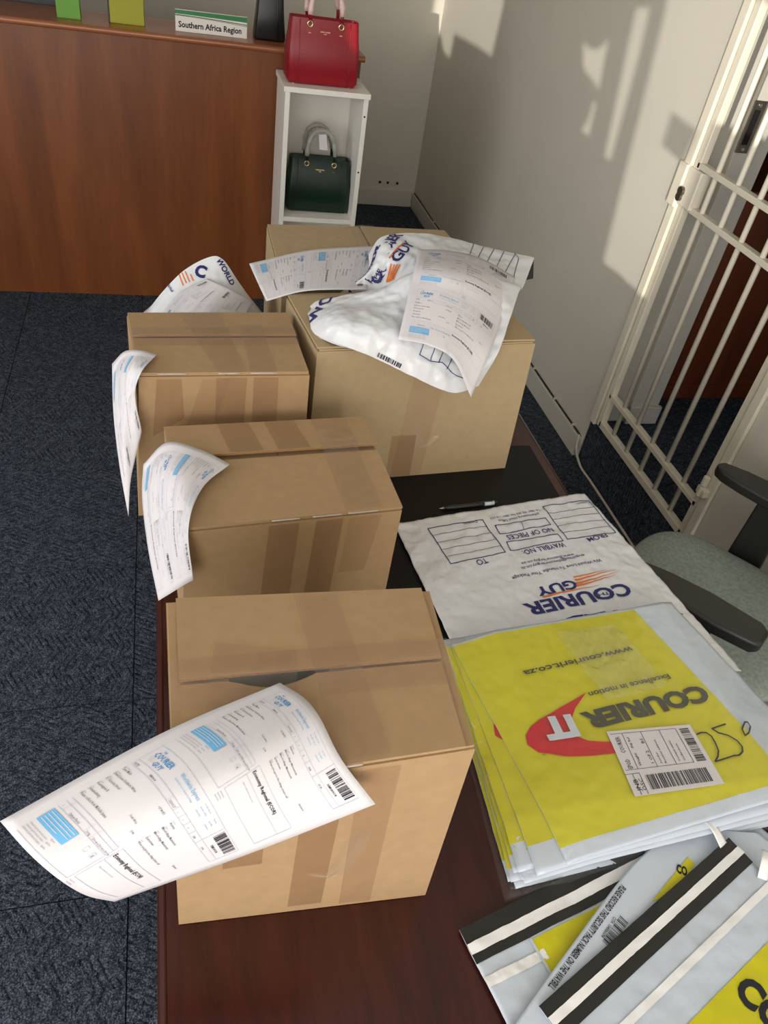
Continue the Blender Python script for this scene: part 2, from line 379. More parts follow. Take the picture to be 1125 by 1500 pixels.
class Skin:            # decals on any finished mesh, by nearest point
    def __init__(s, o):
        me = o.data; mw = o.matrix_parent_inverse if o.parent is None else Matrix.Identity(4)
        s.t = BVHTree.FromPolygons([v.co.copy() for v in me.vertices], [tuple(p.vertices) for p in me.polygons])
    def hit(s, px, py):
        d = Vector(ray(px, py)); d.normalize(); r = s.t.ray_cast(Vector(CAM), d)
        if r[0] is None:
            best = None
            for k in np.linspace(0.5, 2.6, 106):
                h = s.t.find_nearest(Vector(CAM)+d*float(k))
                if h[0] is not None and (best is None or h[3] < best[3]): best = h
            r = best
        return r[0], r[1]
    def lay(s, flat, S0, S1, e=0.0011, step=0.008, nref=None, reach=0.06):
        """flat in metres in the plane whose x axis runs S0->S1"""
        S0 = Vector(S0); S1 = Vector(S1); mid = (S0+S1)/2
        n = nref or s.t.find_nearest(mid)[1]
        n = Vector(n)
        if n.dot(Vector(CAM)-mid) < 0: n = -n
        e1 = (S1-S0).normalized(); e2 = n.cross(e1).normalized(); n = e1.cross(e2)
        fl = cut(flat, step, step) if step else flat; m = MB(); vs_ = []
        for p in fl.v:
            q = S0+e1*p[0]+e2*p[1]; h = s.t.ray_cast(q+n*reach, -n, reach*2)
            if h[0] is None: h = s.t.find_nearest(q)
            k = h[1] if h[1].dot(n) > 0 else -h[1]
            vs_.append(h[0]+(k+n*0.6).normalized()*e)
        m.add(vs_, fl.f); return face_cam(m.mesh(fix=False), None)
    def text(s, body, a, b, h, bold=0.0, e=0.0011, step=0.008, slant=0.0, res=3, nref=None, reach=0.06):
        """baseline from pixel a to pixel b, cap height h metres"""
        S0 = s.hit(*a)[0]; S1 = s.hit(*b)[0]; f = Flat(); put_text(f, body, 0, 0, h, (S1-S0).length, bold=bold, slant=slant, res=res)
        return s.lay(f, S0, S1, e, step, nref, reach)
def barcode(dst, x, y, w, h, n, seed):
    r = random.Random(seed); k = 0.0; ws = [r.choice((1, 1, 2, 3)) for _ in range(2*n)]; t = sum(ws)
    for i, q in enumerate(ws):
        if i % 2 == 0: dst.rect(x+w*k/t, y, x+w*(k+q)/t, y+h)
        k += q
    return dst

# ------------------------------------------------------------------ room shell
def build_room():
    yb = 5.135
    fl = struct('floor', MB().box(-2.6, WX, REAR_Y, yb, -0.05, -0.006), 'underlay')
    m = MB().box(-0.2485, 0.2485, -0.2485, 0.2485, -0.004, 0.004); tile = m.mesh('carpet_tile'); tile.materials.append(MAT['carpet'])
    k = 0
    for i in range(-5, 4):
        for j in range(-5, 9):
            cx, cy = -0.143+0.5*i+0.25, 0.803+0.5*j+0.25
            if cx-0.25 > WX or cy-0.25 > yb: continue
            x0, x1, y0, y1 = cx-.25, cx+.25, cy-.25, cy+.25
            if x1 > WX or y1 > yb or x0 < -2.6 or y0 < REAR_Y:
                x0, x1, y0, y1 = max(x0, -2.6), min(x1, WX), max(y0, REAR_Y), min(y1, yb)
                if x1-x0 < .03 or y1-y0 < .03: continue
                me = MB().box(x0-cx+.0015, x1-cx-.0015, y0-cy+.0015, y1-cy-.0015, -0.004, 0.004).mesh('carpet_tile'); me.materials.append(MAT['carpet']); rz = 0
            else: me = tile; rz = math.pi/2 if (i+j) % 2 == 0 else 0
            o = obj('carpet_tile', me, None, fl); o.location = (cx, cy, -0.004); o.rotation_euler = (0, 0, rz)
    struct('ceiling', MB().box(-2.7, WX+0.1, REAR_Y-0.1, yb+0.1, 2.75, 2.85), 'ceil')
    struct('wall_back', MB().box(-2.7, WX+0.3, yb, yb+0.1, -0.05, 2.75), 'wall')
    struct('wall_left', MB().box(-2.7, -2.6, REAR_Y-0.1, yb, -0.05, 2.75), 'wall')
    # right wall with the doorway
    w = MB(); T = 0.24
    w.box(WX, WX+T, 2.305, yb, -0.05, 2.75); w.box(WX, WX+T, REAR_Y-0.1, 1.545, -0.05, 2.75); w.box(WX, WX+T, 1.545, 2.305, 2.35, 2.75)
    struct('wall_right', w, 'wall')
    # rear wall with the shop window (behind the camera)
    w = MB(); x0, x1, z0, z1 = -2.5, 1.3, 0.35, 2.5
    w.box(-2.7, x0, REAR_Y-0.1, REAR_Y, -0.05, 2.75); w.box(x1, WX, REAR_Y-0.1, REAR_Y, -0.05, 2.75)
    w.box(x0, x1, REAR_Y-0.1, REAR_Y, -0.05, z0); w.box(x0, x1, REAR_Y-0.1, REAR_Y, z1, 2.75)
    struct('wall_rear', w, 'wall')
    # unseen opaque sheet added in the window; its holes shape the wall's sun patches
    def onwall(px, py): d = ray(px, py); p = CAM+d*((WX-CAM[0])/d[0]); return p[1], p[2]
    def back(y, z): t = y-REAR_Y; return (WX-t/2.0, z+0.09*t)
    c3 = lambda x, y: onwall(700+x*425/1125, y*450/1191)
    k2 = lambda x, y: onwall(360+x*400/1125, y*350/984)
    holes = [
        [(1.0, 1.31), (2.30, 1.31), (2.30, 0.738), c3(605, 1110), c3(545, 1062), c3(540, 1050), c3(465, 995), c3(700, 30), (2.80, 1.62), (1.0, 1.62)],
        [c3(470, 590), c3(492, 605), c3(600, 200), c3(640, 20), c3(590, 20)],
        [c3(390, 150), c3(388, 240), c3(395, 262), c3(420, 290), c3(447, 335), c3(485, 140), c3(465, 165), c3(440, 182), c3(408, 175)],
        [c3(425, 385), c3(418, 420), c3(400, 470), c3(380, 488), c3(410, 510), c3(438, 385)],
        [(5.3, 1.06), k2(780, 120), k2(795, 140), k2(805, 200), k2(830, 230), k2(850, 130), k2(940, 180), k2(1000, 222), k2(1045, 20), (4.25, 1.5), (5.3, 1.5)],
    ]
    outer = [(x0, z0), (x1, z0), (x1, z1), (x0, z1)]
    polys = [[Vector((p[0], p[1], 0)) for p in outer]]+[[Vector((*back(*p), 0)) for p in h] for h in holes]
    tris = tessellate_polygon(polys); pv = [p for q in polys for p in q]
    m = MB(); m.add([(p.x, REAR_Y-0.05, p.y) for p in pv], tris)
    wnd = struct('window_1', MB().box(x0, x0+0.05, REAR_Y-0.08, REAR_Y-0.02, z0, z1).box(x1-0.05, x1, REAR_Y-0.08, REAR_Y-0.02, z0, z1).box(x0, x1, REAR_Y-0.08, REAR_Y-0.02, z0, z0+0.05).box(x0, x1, REAR_Y-0.08, REAR_Y-0.02, z1-0.05, z1), 'white_lam')
    obj('added_sun_mask', m, 'paper', wnd)
    pts = [back(*c3(730, 420)), back(*c3(690, 550)), back(*c3(770, 615)), back(*c3(825, 490))]
    obj('added_sun_mask_patch', MB().add([(p[0], REAR_Y-0.04, p[1]) for p in pts], [(0, 1, 2, 3)]), 'paper', wnd)  # added unseen panel, placed to shade a rectangle inside the wall's sun patch
    # skirtings
    struct('baseboard_back', MB().box(0.82, WX-0.016, yb-0.016, yb, 0, 0.10), 'base', bevel=0.003)
    struct('baseboard_right', MB().box(WX-0.016, WX, 2.32, yb-0.018, 0, 0.092), 'base', bevel=0.003)
    # little cable holes in the back wall
    for x, wh in ((1.349, 'leftmost'), (1.403, 'middle'), (1.468, 'rightmost')):
        t = MB().tube([(x, yb-0.004, 0.145), (x, yb+0.004, 0.145)], 0.008, 12)
        tag(obj('wall_socket_hole', t, 'dark'), wh+' of three small black holes in the back wall above the skirting', 'hole', 'three holes above the back skirting')
    # carpeted step up through the doorway
    st = struct('trim_1', MB().box(WX+0.001, 3.2, 1.2, 2.30, -0.05, 0.196), 'carpet'); st.name = 'trim_1'
    st['label'] = 'dark carpeted step under the security gate'
    struct('floor_corridor', MB().box(WX+T, 3.2, REAR_Y, 4.0, 0.10, 0.195), 'carpet')
    c = MB().box(WX+T, 3.2, 4.0, 4.1, 0.1, 2.75).box(3.2, 3.3, REAR_Y, 4.1, 0.1, 2.75)
    struct('wall_corridor', c, 'wall')
    struct('ceiling_corridor', MB().box(WX+T, 3.3, REAR_Y, 4.1, 2.75, 2.85), 'ceil')
    # door frame on the far jamb
    f = MB().box(WX+0.06, WX+0.13, 2.285, 2.304, 0.196, 2.35).box(WX+0.13, WX+0.20, 2.268, 2.304, 0.196, 2.35).box(WX+0.20, WX+0.26, 2.280, 2.304, 0.196, 2.35)
    d = struct('door_1', f, 'base', bevel=0.003)
    struct('trim_2', MB().box(WX+0.13, WX+0.268, 2.262, 2.281, 0.196, 0.275), 'base', bevel=0.003)
    sp = obj('strike_plate', MB().box(WX+0.128, WX+0.172, 2.262, 2.268, 1.225, 1.375), 'steel', d, bevel=0.002)
    obj('strike_slot', MB().box(WX+0.138, WX+0.158, 2.260, 2.2625, 1.25, 1.35), 'dark', sp)
    for z in (1.237, 1.363): obj('screw', MB().tube([(WX+0.15, 2.259, z), (WX+0.15, 2.264, z)], 0.005, 10), 'silver', sp)
build_room()

def build_gate():
    g = thing('security_gate', 'cream painted steel security gate of vertical bars in the doorway', 'gate', (WX+0.01, 1.925, 0.196))
    X0, X1 = WX-0.004, WX+0.022
    part('frame_post', MB().box(WX-0.012, WX+0.03, 2.262, 2.300, 0.196, 2.34), 'gate', g, bevel=0.003)
    part('frame_post', MB().box(WX-0.012, WX+0.03, 1.548, 1.582, 0.196, 2.34), 'gate', g, bevel=0.003)
    part('stile', MB().box(X0, X1, 2.226, 2.256, 0.205, 2.3), 'gate', g, bevel=0.003)
    part('stile', MB().box(X0, X1, 1.588, 1.616, 0.205, 2.3), 'gate', g, bevel=0.003)
    for z in (0.205, 0.335, 1.055, 1.178, 2.27):
        part('rail', MB().box(X0, X1, 1.600, 2.240, z, z+0.018 if z > 0.25 else z+0.026), 'gate', g, bevel=0.002)
    for y in (2.144, 2.034, 1.922, 1.814, 1.702):
        part('bar', MB().tube([(WX+0.009, y, 0.215), (WX+0.009, y, 2.28)], 0.0085, 12), 'gate', g, smooth=True)
    lk = part('lock_box', MB().box(WX-0.014, WX+0.026, 2.186, 2.262, 1.06, 1.176), 'gate', g, bevel=0.005)
    part('lock_cover', MB().box(WX-0.02, WX+0.02, 2.264, 2.312, 1.045, 1.178), 'gate', g, bevel=0.005)
    k = MB().tube([(WX-0.024, 2.250, 1.102), (WX-0.010, 2.250, 1.102)], 0.014, 16); k.tube([(WX-0.023, 2.252, 1.084), (WX-0.010, 2.252, 1.084)], 0.013, 16)
    o = part('keyhole', k, 'steel', g); o['label'] = 'dull metal key cylinder'
    for z in (0.40, 1.9):
        h = MB().tube([(WX-0.024, 1.584, z), (WX-0.024, 1.584, z+0.034)], 0.011, 14).tube([(WX-0.024, 1.584, z+0.037), (WX-0.024, 1.584, z+0.07)], 0.011, 14)
        h.box(WX-0.03, WX-0.008, 1.56, 1.60, z+0.004, z+0.03)
        part('hinge', h, 'gate', g, bevel=0.002)
build_gate()

def build_corridor():
    d = thing('wooden_counter_front', 'dark brown wooden counter panel seen through the gate bars', 'counter', (2.2, 2.46, 0.196))
    part('panel', MB().box(1.86, 2.9, 2.46, 2.50, 0.26, 1.03), 'darkwood', d)
    part('plinth', MB().box(1.86, 2.9, 2.452, 2.50, 0.196, 0.26), 'darkwood', d)
    part('counter_top', MB().box(1.85, 2.92, 2.44, 2.9, 1.03, 1.06), 'darkwood', d, bevel=0.004)
    part('body', MB().box(1.86, 2.9, 2.50, 2.88, 0.196, 1.03), 'darkwood', d)
    o = thing('dark_cabinet', 'near black cabinet standing behind the counter beyond the gate', 'cabinet', (2.4, 3.2, 0.196))
    part('body', MB().box(1.9, 3.1, 3.0, 3.45, 0.196, 2.0), 'pad', o, bevel=0.004)
    part('door', MB().box(1.91, 2.49, 2.985, 3.0, 0.25, 1.98), 'pad', o, bevel=0.003); part('door', MB().box(2.51, 3.09, 2.985, 3.0, 0.25, 1.98), 'pad', o, bevel=0.003)
build_corridor()

def build_cables():
    pts = [(WX-0.006, y, 0.0965+0.001*math.sin(y*9)) for y in np.linspace(5.10, 2.33, 40)]
    c = thing('wall_cable', 'thin black cable running along the top of the right skirting', 'cable', (WX-0.006, 3.7, 0))
    part('cable', MB().tube(pts, 0.0035, 6), 'cable_b', c, smooth=True)
    for y in (4.6, 4.1, 3.6, 3.2, 2.85, 2.6, 2.40):
        part('cable_clip', MB().box(WX-0.014, WX, y-0.005, y+0.005, 0.093, 0.104), 'base', c, bevel=0.001)
    q = [atz(853, 642, 0.10), atz(856, 660, 0.05), atz(862, 682, 0.005), atz(872, 705, 0.006), atz(888, 737, 0.006), atz(910, 772, 0.006), atz(935, 802, 0.006), atz(965, 835, 0.006), atz(990, 865, 0.006)]
    for p in q: p.x = min(p.x, WX-0.012)
    q = [Vector((WX-0.01, 2.332, 0.10)), Vector((WX-0.02, 2.30, 0.05))]+q[2:]
    pts = [spline(q, t) for t in np.linspace(0, 1, 60)]
    tag(obj('floor_cable', MB().tube(pts, 0.005, 8), 'cable_w', smooth=True), 'pale cable dropping from the skirting end onto the carpet towards the chair', 'cable')
build_cables()

# ------------------------------------------------------------------ counter, shelf and what stands there
def build_counter():
    c = thing('reception_counter', 'long cherry wood reception counter along the back of the room', 'counter', (-0.8, 3.9, 0))
    part('front_panel', MB().box(-2.4, 0.815, 3.674, 3.70, 0.0, 1.098), 'counter', c)
    part('end_panel', MB().box(0.785, 0.815, 3.70, 4.3, 0.0, 1.098), 'counter', c)
    part('worktop', MB().box(-2.4, 0.785, 3.96, 4.5, 0.72, 0.75), 'ledge', c)
    # bull-nosed ledge
    pf = [(3.965, 1.098), (3.965, 1.122), (3.668, 1.122)]+[(3.665-0.012*math.cos(a), 1.110-0.012*math.sin(a)) for a in np.linspace(-math.pi/2, math.pi/2, 9)]
    part('ledge', MB().prism(pf, -2.4, 0.828, ax=0), 'ledge', c)
build_counter()

def build_shelf():
    s = thing('display_shelf', 'narrow white open display shelf standing against the counter', 'shelf', (0.63, 3.52, 0))
    x0, x1, y0, y1 = 0.46, 0.80, 3.385, 3.655
    part('side_panel', MB().box(x0, x0+0.020, y0, y1, 0, 1.020), 'white_lam', s, bevel=0.0015)
    r = part('side_panel', MB().box(x1-0.020, x1, y0, y1, 0, 1.020), 'white_lam', s, bevel=0.0015)
    part('top_board', MB().box(x0-0.006, x1+0.006, y0-0.004, y1+0.004, 1.020, 1.040), 'white_lam', s, bevel=0.0015)
    part('shelf_board', MB().box(x0+0.020, x1-0.020, y0+0.001, y1, 0.508, 0.528), 'white_lam', s, bevel=0.001)
    part('shelf_board', MB().box(x0+0.020, x1-0.020, y0+0.001, y1, 0.05, 0.07), 'white_lam', s, bevel=0.001)
    part('back_panel', MB().box(x0+0.019, x1-0.019, y1-0.008, y1-0.001, 0.05, 1.020), 'white_lam', s)
    for z in (0.955, 0.735): 
        o = part('screw_hole', MB().tube([(x1-0.011, y0-0.0006, z), (x1-0.011, y0+0.004, z)], 0.0038, 10), 'dark', s); o['label'] = 'tiny black screw hole'
build_shelf()

def rrect(w, d, r, n=5):
    r = min(r, w/2-1e-4, d/2-1e-4); o = []
    for cx, cy, a0 in ((w/2-r, d/2-r, 0), (-w/2+r, d/2-r, 90), (-w/2+r, -d/2+r, 180), (w/2-r, -d/2+r, 270)):
        for k in range(n+1): a = math.radians(a0+90*k/n); o.append((cx+r*math.cos(a), cy+r*math.sin(a)))
    return o
def tote(name, label, loc, w, h, d, mat, wrap, arch, lean=0.0, rotz=0, hasplate=True):
    t = thing(name, label, 'handbag', loc, None, rotz)
    rings = [(0.0, 0.94, 0.90), (0.012, 1.0, 1.0), (0.12*1, 0.995, 0.92), (h*0.75, 0.965, 0.72), (h-0.012, 0.945, 0.58), (h, 0.94, 0.56)]
    m = MB(); n = None; allr = []
    def ring(z, kw, kd): return [(p[0], p[1]-lean*(z/h)*0, z) for p in rrect(w*kw, d*kd, 0.018)]
    rs = [ring(*q) for q in rings]+[ring(h-0.003, 0.925, 0.50), ring(h-0.06, 0.90, 0.46)]
    n = len(rs[0]); vs_ = [v for r in rs for v in r]; fs = [tuple(range(n-1, -1, -1))]
    for i in range(len(rs)-1): fs += [(i*n+k, i*n+(k+1) % n, (i+1)*n+(k+1) % n, (i+1)*n+k) for k in range(n)]
    fs.append(tuple((len(rs)-1)*n+k for k in range(n)))
    body = obj('body', MB().add(vs_, fs), mat, t, smooth=True); body.data.set_sharp_from_angle(angle=math.radians(50))
    def front(x, z):   # y of the front face at height z
        f = np.interp(z, [q[0] for q in rings], [q[2] for q in rings]); return -d*f/2
    for sx in (-1, 1):   # seam beads of the middle panel
        x = sx*w*0.355
        pts = [(x*(0.98 if z > h*0.5 else 1.0), front(x, z)-0.0008, z) for z in np.linspace(0.012, h-0.004, 8)]
        obj('panel_seam', MB().tube(pts, 0.0016, 6), mat, t, smooth=True)
    hx = w*0.215
    zr = h-0.018
    for sx in (-1, 1):
        y = front(0, zr)-0.003
        obj('ring', MB().tube([(sx*hx+0.0095*math.cos(a), y, zr+0.0095*math.sin(a)) for a in np.linspace(0, 2*math.pi, 21)], 0.0032, 8, cap=False), 'gold', t, smooth=True)
        obj('ring_link', MB().tube([(sx*hx, y-0.002, zr+0.004), (sx*hx, y-0.003, zr+0.024)], 0.0036, 8), 'gold', t, smooth=True)
        obj('stud', MB().box(sx*hx-0.005, sx*hx+0.005, front(0, zr-0.028)-0.002, front(0, zr-0.028)+0.002, zr-0.030, zr-0.0265), 'gold', t)
    for k, yy in enumerate((front(0, zr)-0.004, -front(0, zr)+0.004)):
        hh = arch*(1.0 if k == 0 else 1.06); off = 0 if k == 0 else -w*0.05
        def hp(s): a = math.pi*s; return Vector((-hx*math.cos(a)*(1.0+0.12*math.sin(a))+off*math.sin(a), yy*(1-0.35*math.sin(a)), zr+0.014+hh*math.sin(a)**0.8))
        pts = [hp(s) for s in np.linspace(0, 1, 30)]
        hd = obj('handle', MB().tube(pts, 0.0065, 10), mat, t, smooth=True)
        r = [0.0105+0.0022*math.sin(i*1.9+k)+0.0012*math.sin(i*4.3) for i in range(24)]
        obj('handle_wrap', MB().tube([hp(s) for s in np.linspace(0.03 if k == 0 else 0.03, 0.96 if k == 0 else 0.93, 24)], r, 12), wrap, hd, smooth=True)
    f = Flat(); put_text(f, 'DAVID JONES', -0.019, 0.0, 0.0042, 0.038, bold=0.01); put_text(f, 'PARIS', -0.006, -0.0065, 0.003, 0.012, bold=0.01)
    zl = h-0.042
    obj('gold_lettering', MB().add([(p[0], front(0, zl+p[1])-0.0008, zl+p[1]) for p in f.v], f.f), 'gold', t)
    for sx, sy in ((-1, -1), (1, -1), (1, 1), (-1, 1)):
        obj('foot', MB().tube([(sx*w*0.4, sy*d*0.36, -0.003), (sx*w*0.4, sy*d*0.36, 0.002)], 0.006, 10), 'gold', t)
    return t
tote('red_handbag', 'red leather tote handbag on top of the white display shelf', (0.613, 3.500, 1.0435), 0.287, 0.222, 0.125, 'red', 'wrap_pink', 0.115, rotz=math.radians(1))
tote('green_handbag', 'dark green leather tote handbag inside the white display shelf', (0.640, 3.515, 0.5315), 0.278, 0.215, 0.125, 'green', 'wrap_clear', 0.120, rotz=math.radians(-1))
# swing tag on the green bag's handle
tg = Surf([[(0.625, 3.49, 0.845), (0.655, 3.485, 0.85)], [(0.63, 3.475, 0.79), (0.665, 3.47, 0.79)]])
tag(obj('swing_tag', tg.slab(4, 4), 'paper'), 'white paper swing tag hanging in the green handbag handles', 'tag')

def build_counter_things():
    # black bag on the ledge
    b = thing('black_handbag', 'tall black leather bag standing on the counter ledge', 'handbag', (0.435, 3.80, 1.122))
    prof = [(0, 0.125, 0.09), (0.01, 0.130, 0.10), (0.10, 0.112, 0.085), (0.20, 0.10, 0.06), (0.26, 0.098, 0.045)]
    vs_ = []; 
    for z, w, d in prof: vs_ += [(p[0], p[1], z) for p in rrect(w, d, 0.012)]
    n = 24; fs = [tuple(range(n-1, -1, -1)), tuple(4*n+k for k in range(n))]
    for i in range(4): fs += [(i*n+k, i*n+(k+1) % n, (i+1)*n+(k+1) % n, (i+1)*n+k) for k in range(n)]
    obj('body', MB().add(vs_, fs), 'black_l', b, smooth=True)
    obj('side_seam', MB().tube([(0.034, -0.051, 0.008), (0.028, -0.043, 0.10), (0.024, -0.030, 0.20), (0.022, -0.023, 0.255)], 0.003, 8), 'black_l', b, smooth=True)
    obj('handle', MB().tube([(-0.03+0.06*s, -0.02, 0.25+0.09*math.sin(math.pi*s)) for s in np.linspace(0, 1, 14)], 0.006, 8), 'black_l', b, smooth=True)
    # sign
    s = thing('tabletop_sign', 'white and green tabletop sign reading Southern Africa Region', 'sign', (0.195, 3.76, 1.122))
    y = 3.745; bx0, bx1, bz0, bz1 = 0.052, 0.338, 1.123, 1.200
    part('panel', MB().box(bx0, bx1, y, y+0.003, bz0, bz1), 'sign_white', s)
    part('stand', MB().prism([(y+0.003, 1.123), (y+0.05, 1.123), (y+0.003, 1.18)], 0.14, 0.25, ax=0), 'sign_white', s)
    def arc(x, a, b_): t = (x-bx0)/(bx1-bx0); return a+(b_-a)*t**1.7
    top = MB(); blk = MB(); g2 = MB(); n = 20
    for i in range(n):
        xa = bx0+(bx1-bx0)*i/n; xb = bx0+(bx1-bx0)*(i+1)/n
        def strip(mb, lo0, lo1, hi0, hi1, e):
            mb.add([(xa, y-e, arc(xa, lo0, lo1)), (xb, y-e, arc(xb, lo0, lo1)), (xb, y-e, arc(xb, hi0, hi1)), (xa, y-e, arc(xa, hi0, hi1))], [(0, 1, 2, 3)])
        strip(top, 1.184, 1.180, 1.198, 1.1985, 0.0005); strip(blk, 1.179, 1.170, 1.1815, 1.1725, 0.0006); strip(g2, 1.1775, 1.165, 1.1785, 1.167, 0.0006)
    o = part('green_band', top, 'sign_green', s); part('black_line', blk, 'ink', s); part('green_line', g2, 'sign_green', s)
    f = Flat(); put_text(f, 'Southern Africa Region', bx0+0.012, 1.1385, 0.0205, 0.252, bold=0.028, res=2)
    part('sign_lettering', MB().add([(p[0], y-0.0007, p[1]) for p in f.v], f.f), 'ink', s)
    # two boxes
    g = thing('lime_gift_box', 'lime green upright box near the left end of the ledge', 'box', (-0.353, 3.765, 1.122))
    part('body', MB().box(-0.397, -0.309, 3.745, 3.785, 1.122, 1.30), 'lime', g, bevel=0.002); part('lid', MB().box(-0.399, -0.307, 3.743, 3.787, 1.26, 1.32), 'lime', g, bevel=0.002)
    g = thing('olive_gift_box', 'olive yellow upright box with a black spine on the ledge', 'box', (-0.135, 3.79, 1.122))
    part('body', MB().box(-0.200, -0.068, 3.76, 3.82, 1.122, 1.34), 'olive', g, bevel=0.003); part('spine', MB().box(-0.206, -0.2005, 3.762, 3.818, 1.122, 1.338), 'plastic', g, bevel=0.001)
    g = thing('monitor', 'black screen casing at the far left behind the ledge', 'monitor', (-0.62, 4.0, 0.75))
    part('casing', MB().box(-0.85, -0.405, 3.98, 4.01, 0.95, 1.32), 'plastic', g, bevel=0.004); part('stand', MB().box(-0.66, -0.60, 4.01, 4.03, 0.76, 1.1), 'plastic', g); part('foot', MB().box(-0.74, -0.52, 3.975, 4.12, 0.75, 0.762), 'plastic', g, bevel=0.003)
build_counter_things()

# ------------------------------------------------------------------ desk
def build_desk():
    x0, x1, y0, y1 = -0.049, 0.857, -0.12, 2.02
    d = thing('office_desk', 'dark mahogany office desk carrying the parcels', 'desk', (0.4, 0.95, 0))
    part('desk_top', MB().box(x0+0.011, x1-0.011, y0+0.011, y1-0.011, ZT-0.034, ZT), 'mahogany', d)
    # moulded edge, four mitred pieces
    prof = [(0, -0.036), (0.0, -0.006), (0.003, -0.002), (0.008, -0.0008), (0.0105, -0.0015), (0.0105, -0.036)]
    def edge(a, b, inw):
        a = Vector(a); b = Vector(b); inw = Vector(inw); t = (b-a).normalized(); m = MB(); k = len(prof)
        vs_ = [a+inw*p[0]+t*p[0]+Vector((0, 0, ZT+p[1])) for p in prof]+[b+inw*p[0]-t*p[0]+Vector((0, 0, ZT+p[1])) for p in prof]
        return m.add(vs_, [(i, (i+1) % k, k+(i+1) % k, k+i) for i in range(k)]+[tuple(range(k)), tuple(range(k, 2*k))])
    for a, b, i in (((x0, y0, 0), (x0, y1, 0), (1, 0, 0)), ((x1, y0, 0), (x1, y1, 0), (-1, 0, 0)), ((x0, y0, 0), (x1, y0, 0), (0, 1, 0)), ((x0, y1, 0), (x1, y1, 0), (0, -1, 0))):
        part('edge_moulding', edge(a, b, i), 'mahogany', d)
    for yy in (0.05, 1.75): part('pedestal', MB().box(x0+0.06, x1-0.08, yy, yy+0.16, 0.0, ZT-0.034), 'mahogany', d, bevel=0.003)
    part('modesty_panel', MB().box(x0+0.10, x0+0.125, 0.21, 1.75, 0.25, ZT-0.034), 'mahogany', d)
    tag(obj('desk_pad', MB().box(0.2, 0.826, 0.66, 1.398, ZT, ZT+0.0015), 'pad'), 'black leather-like pad covering the desk top under the pen', 'desk pad')
build_desk()

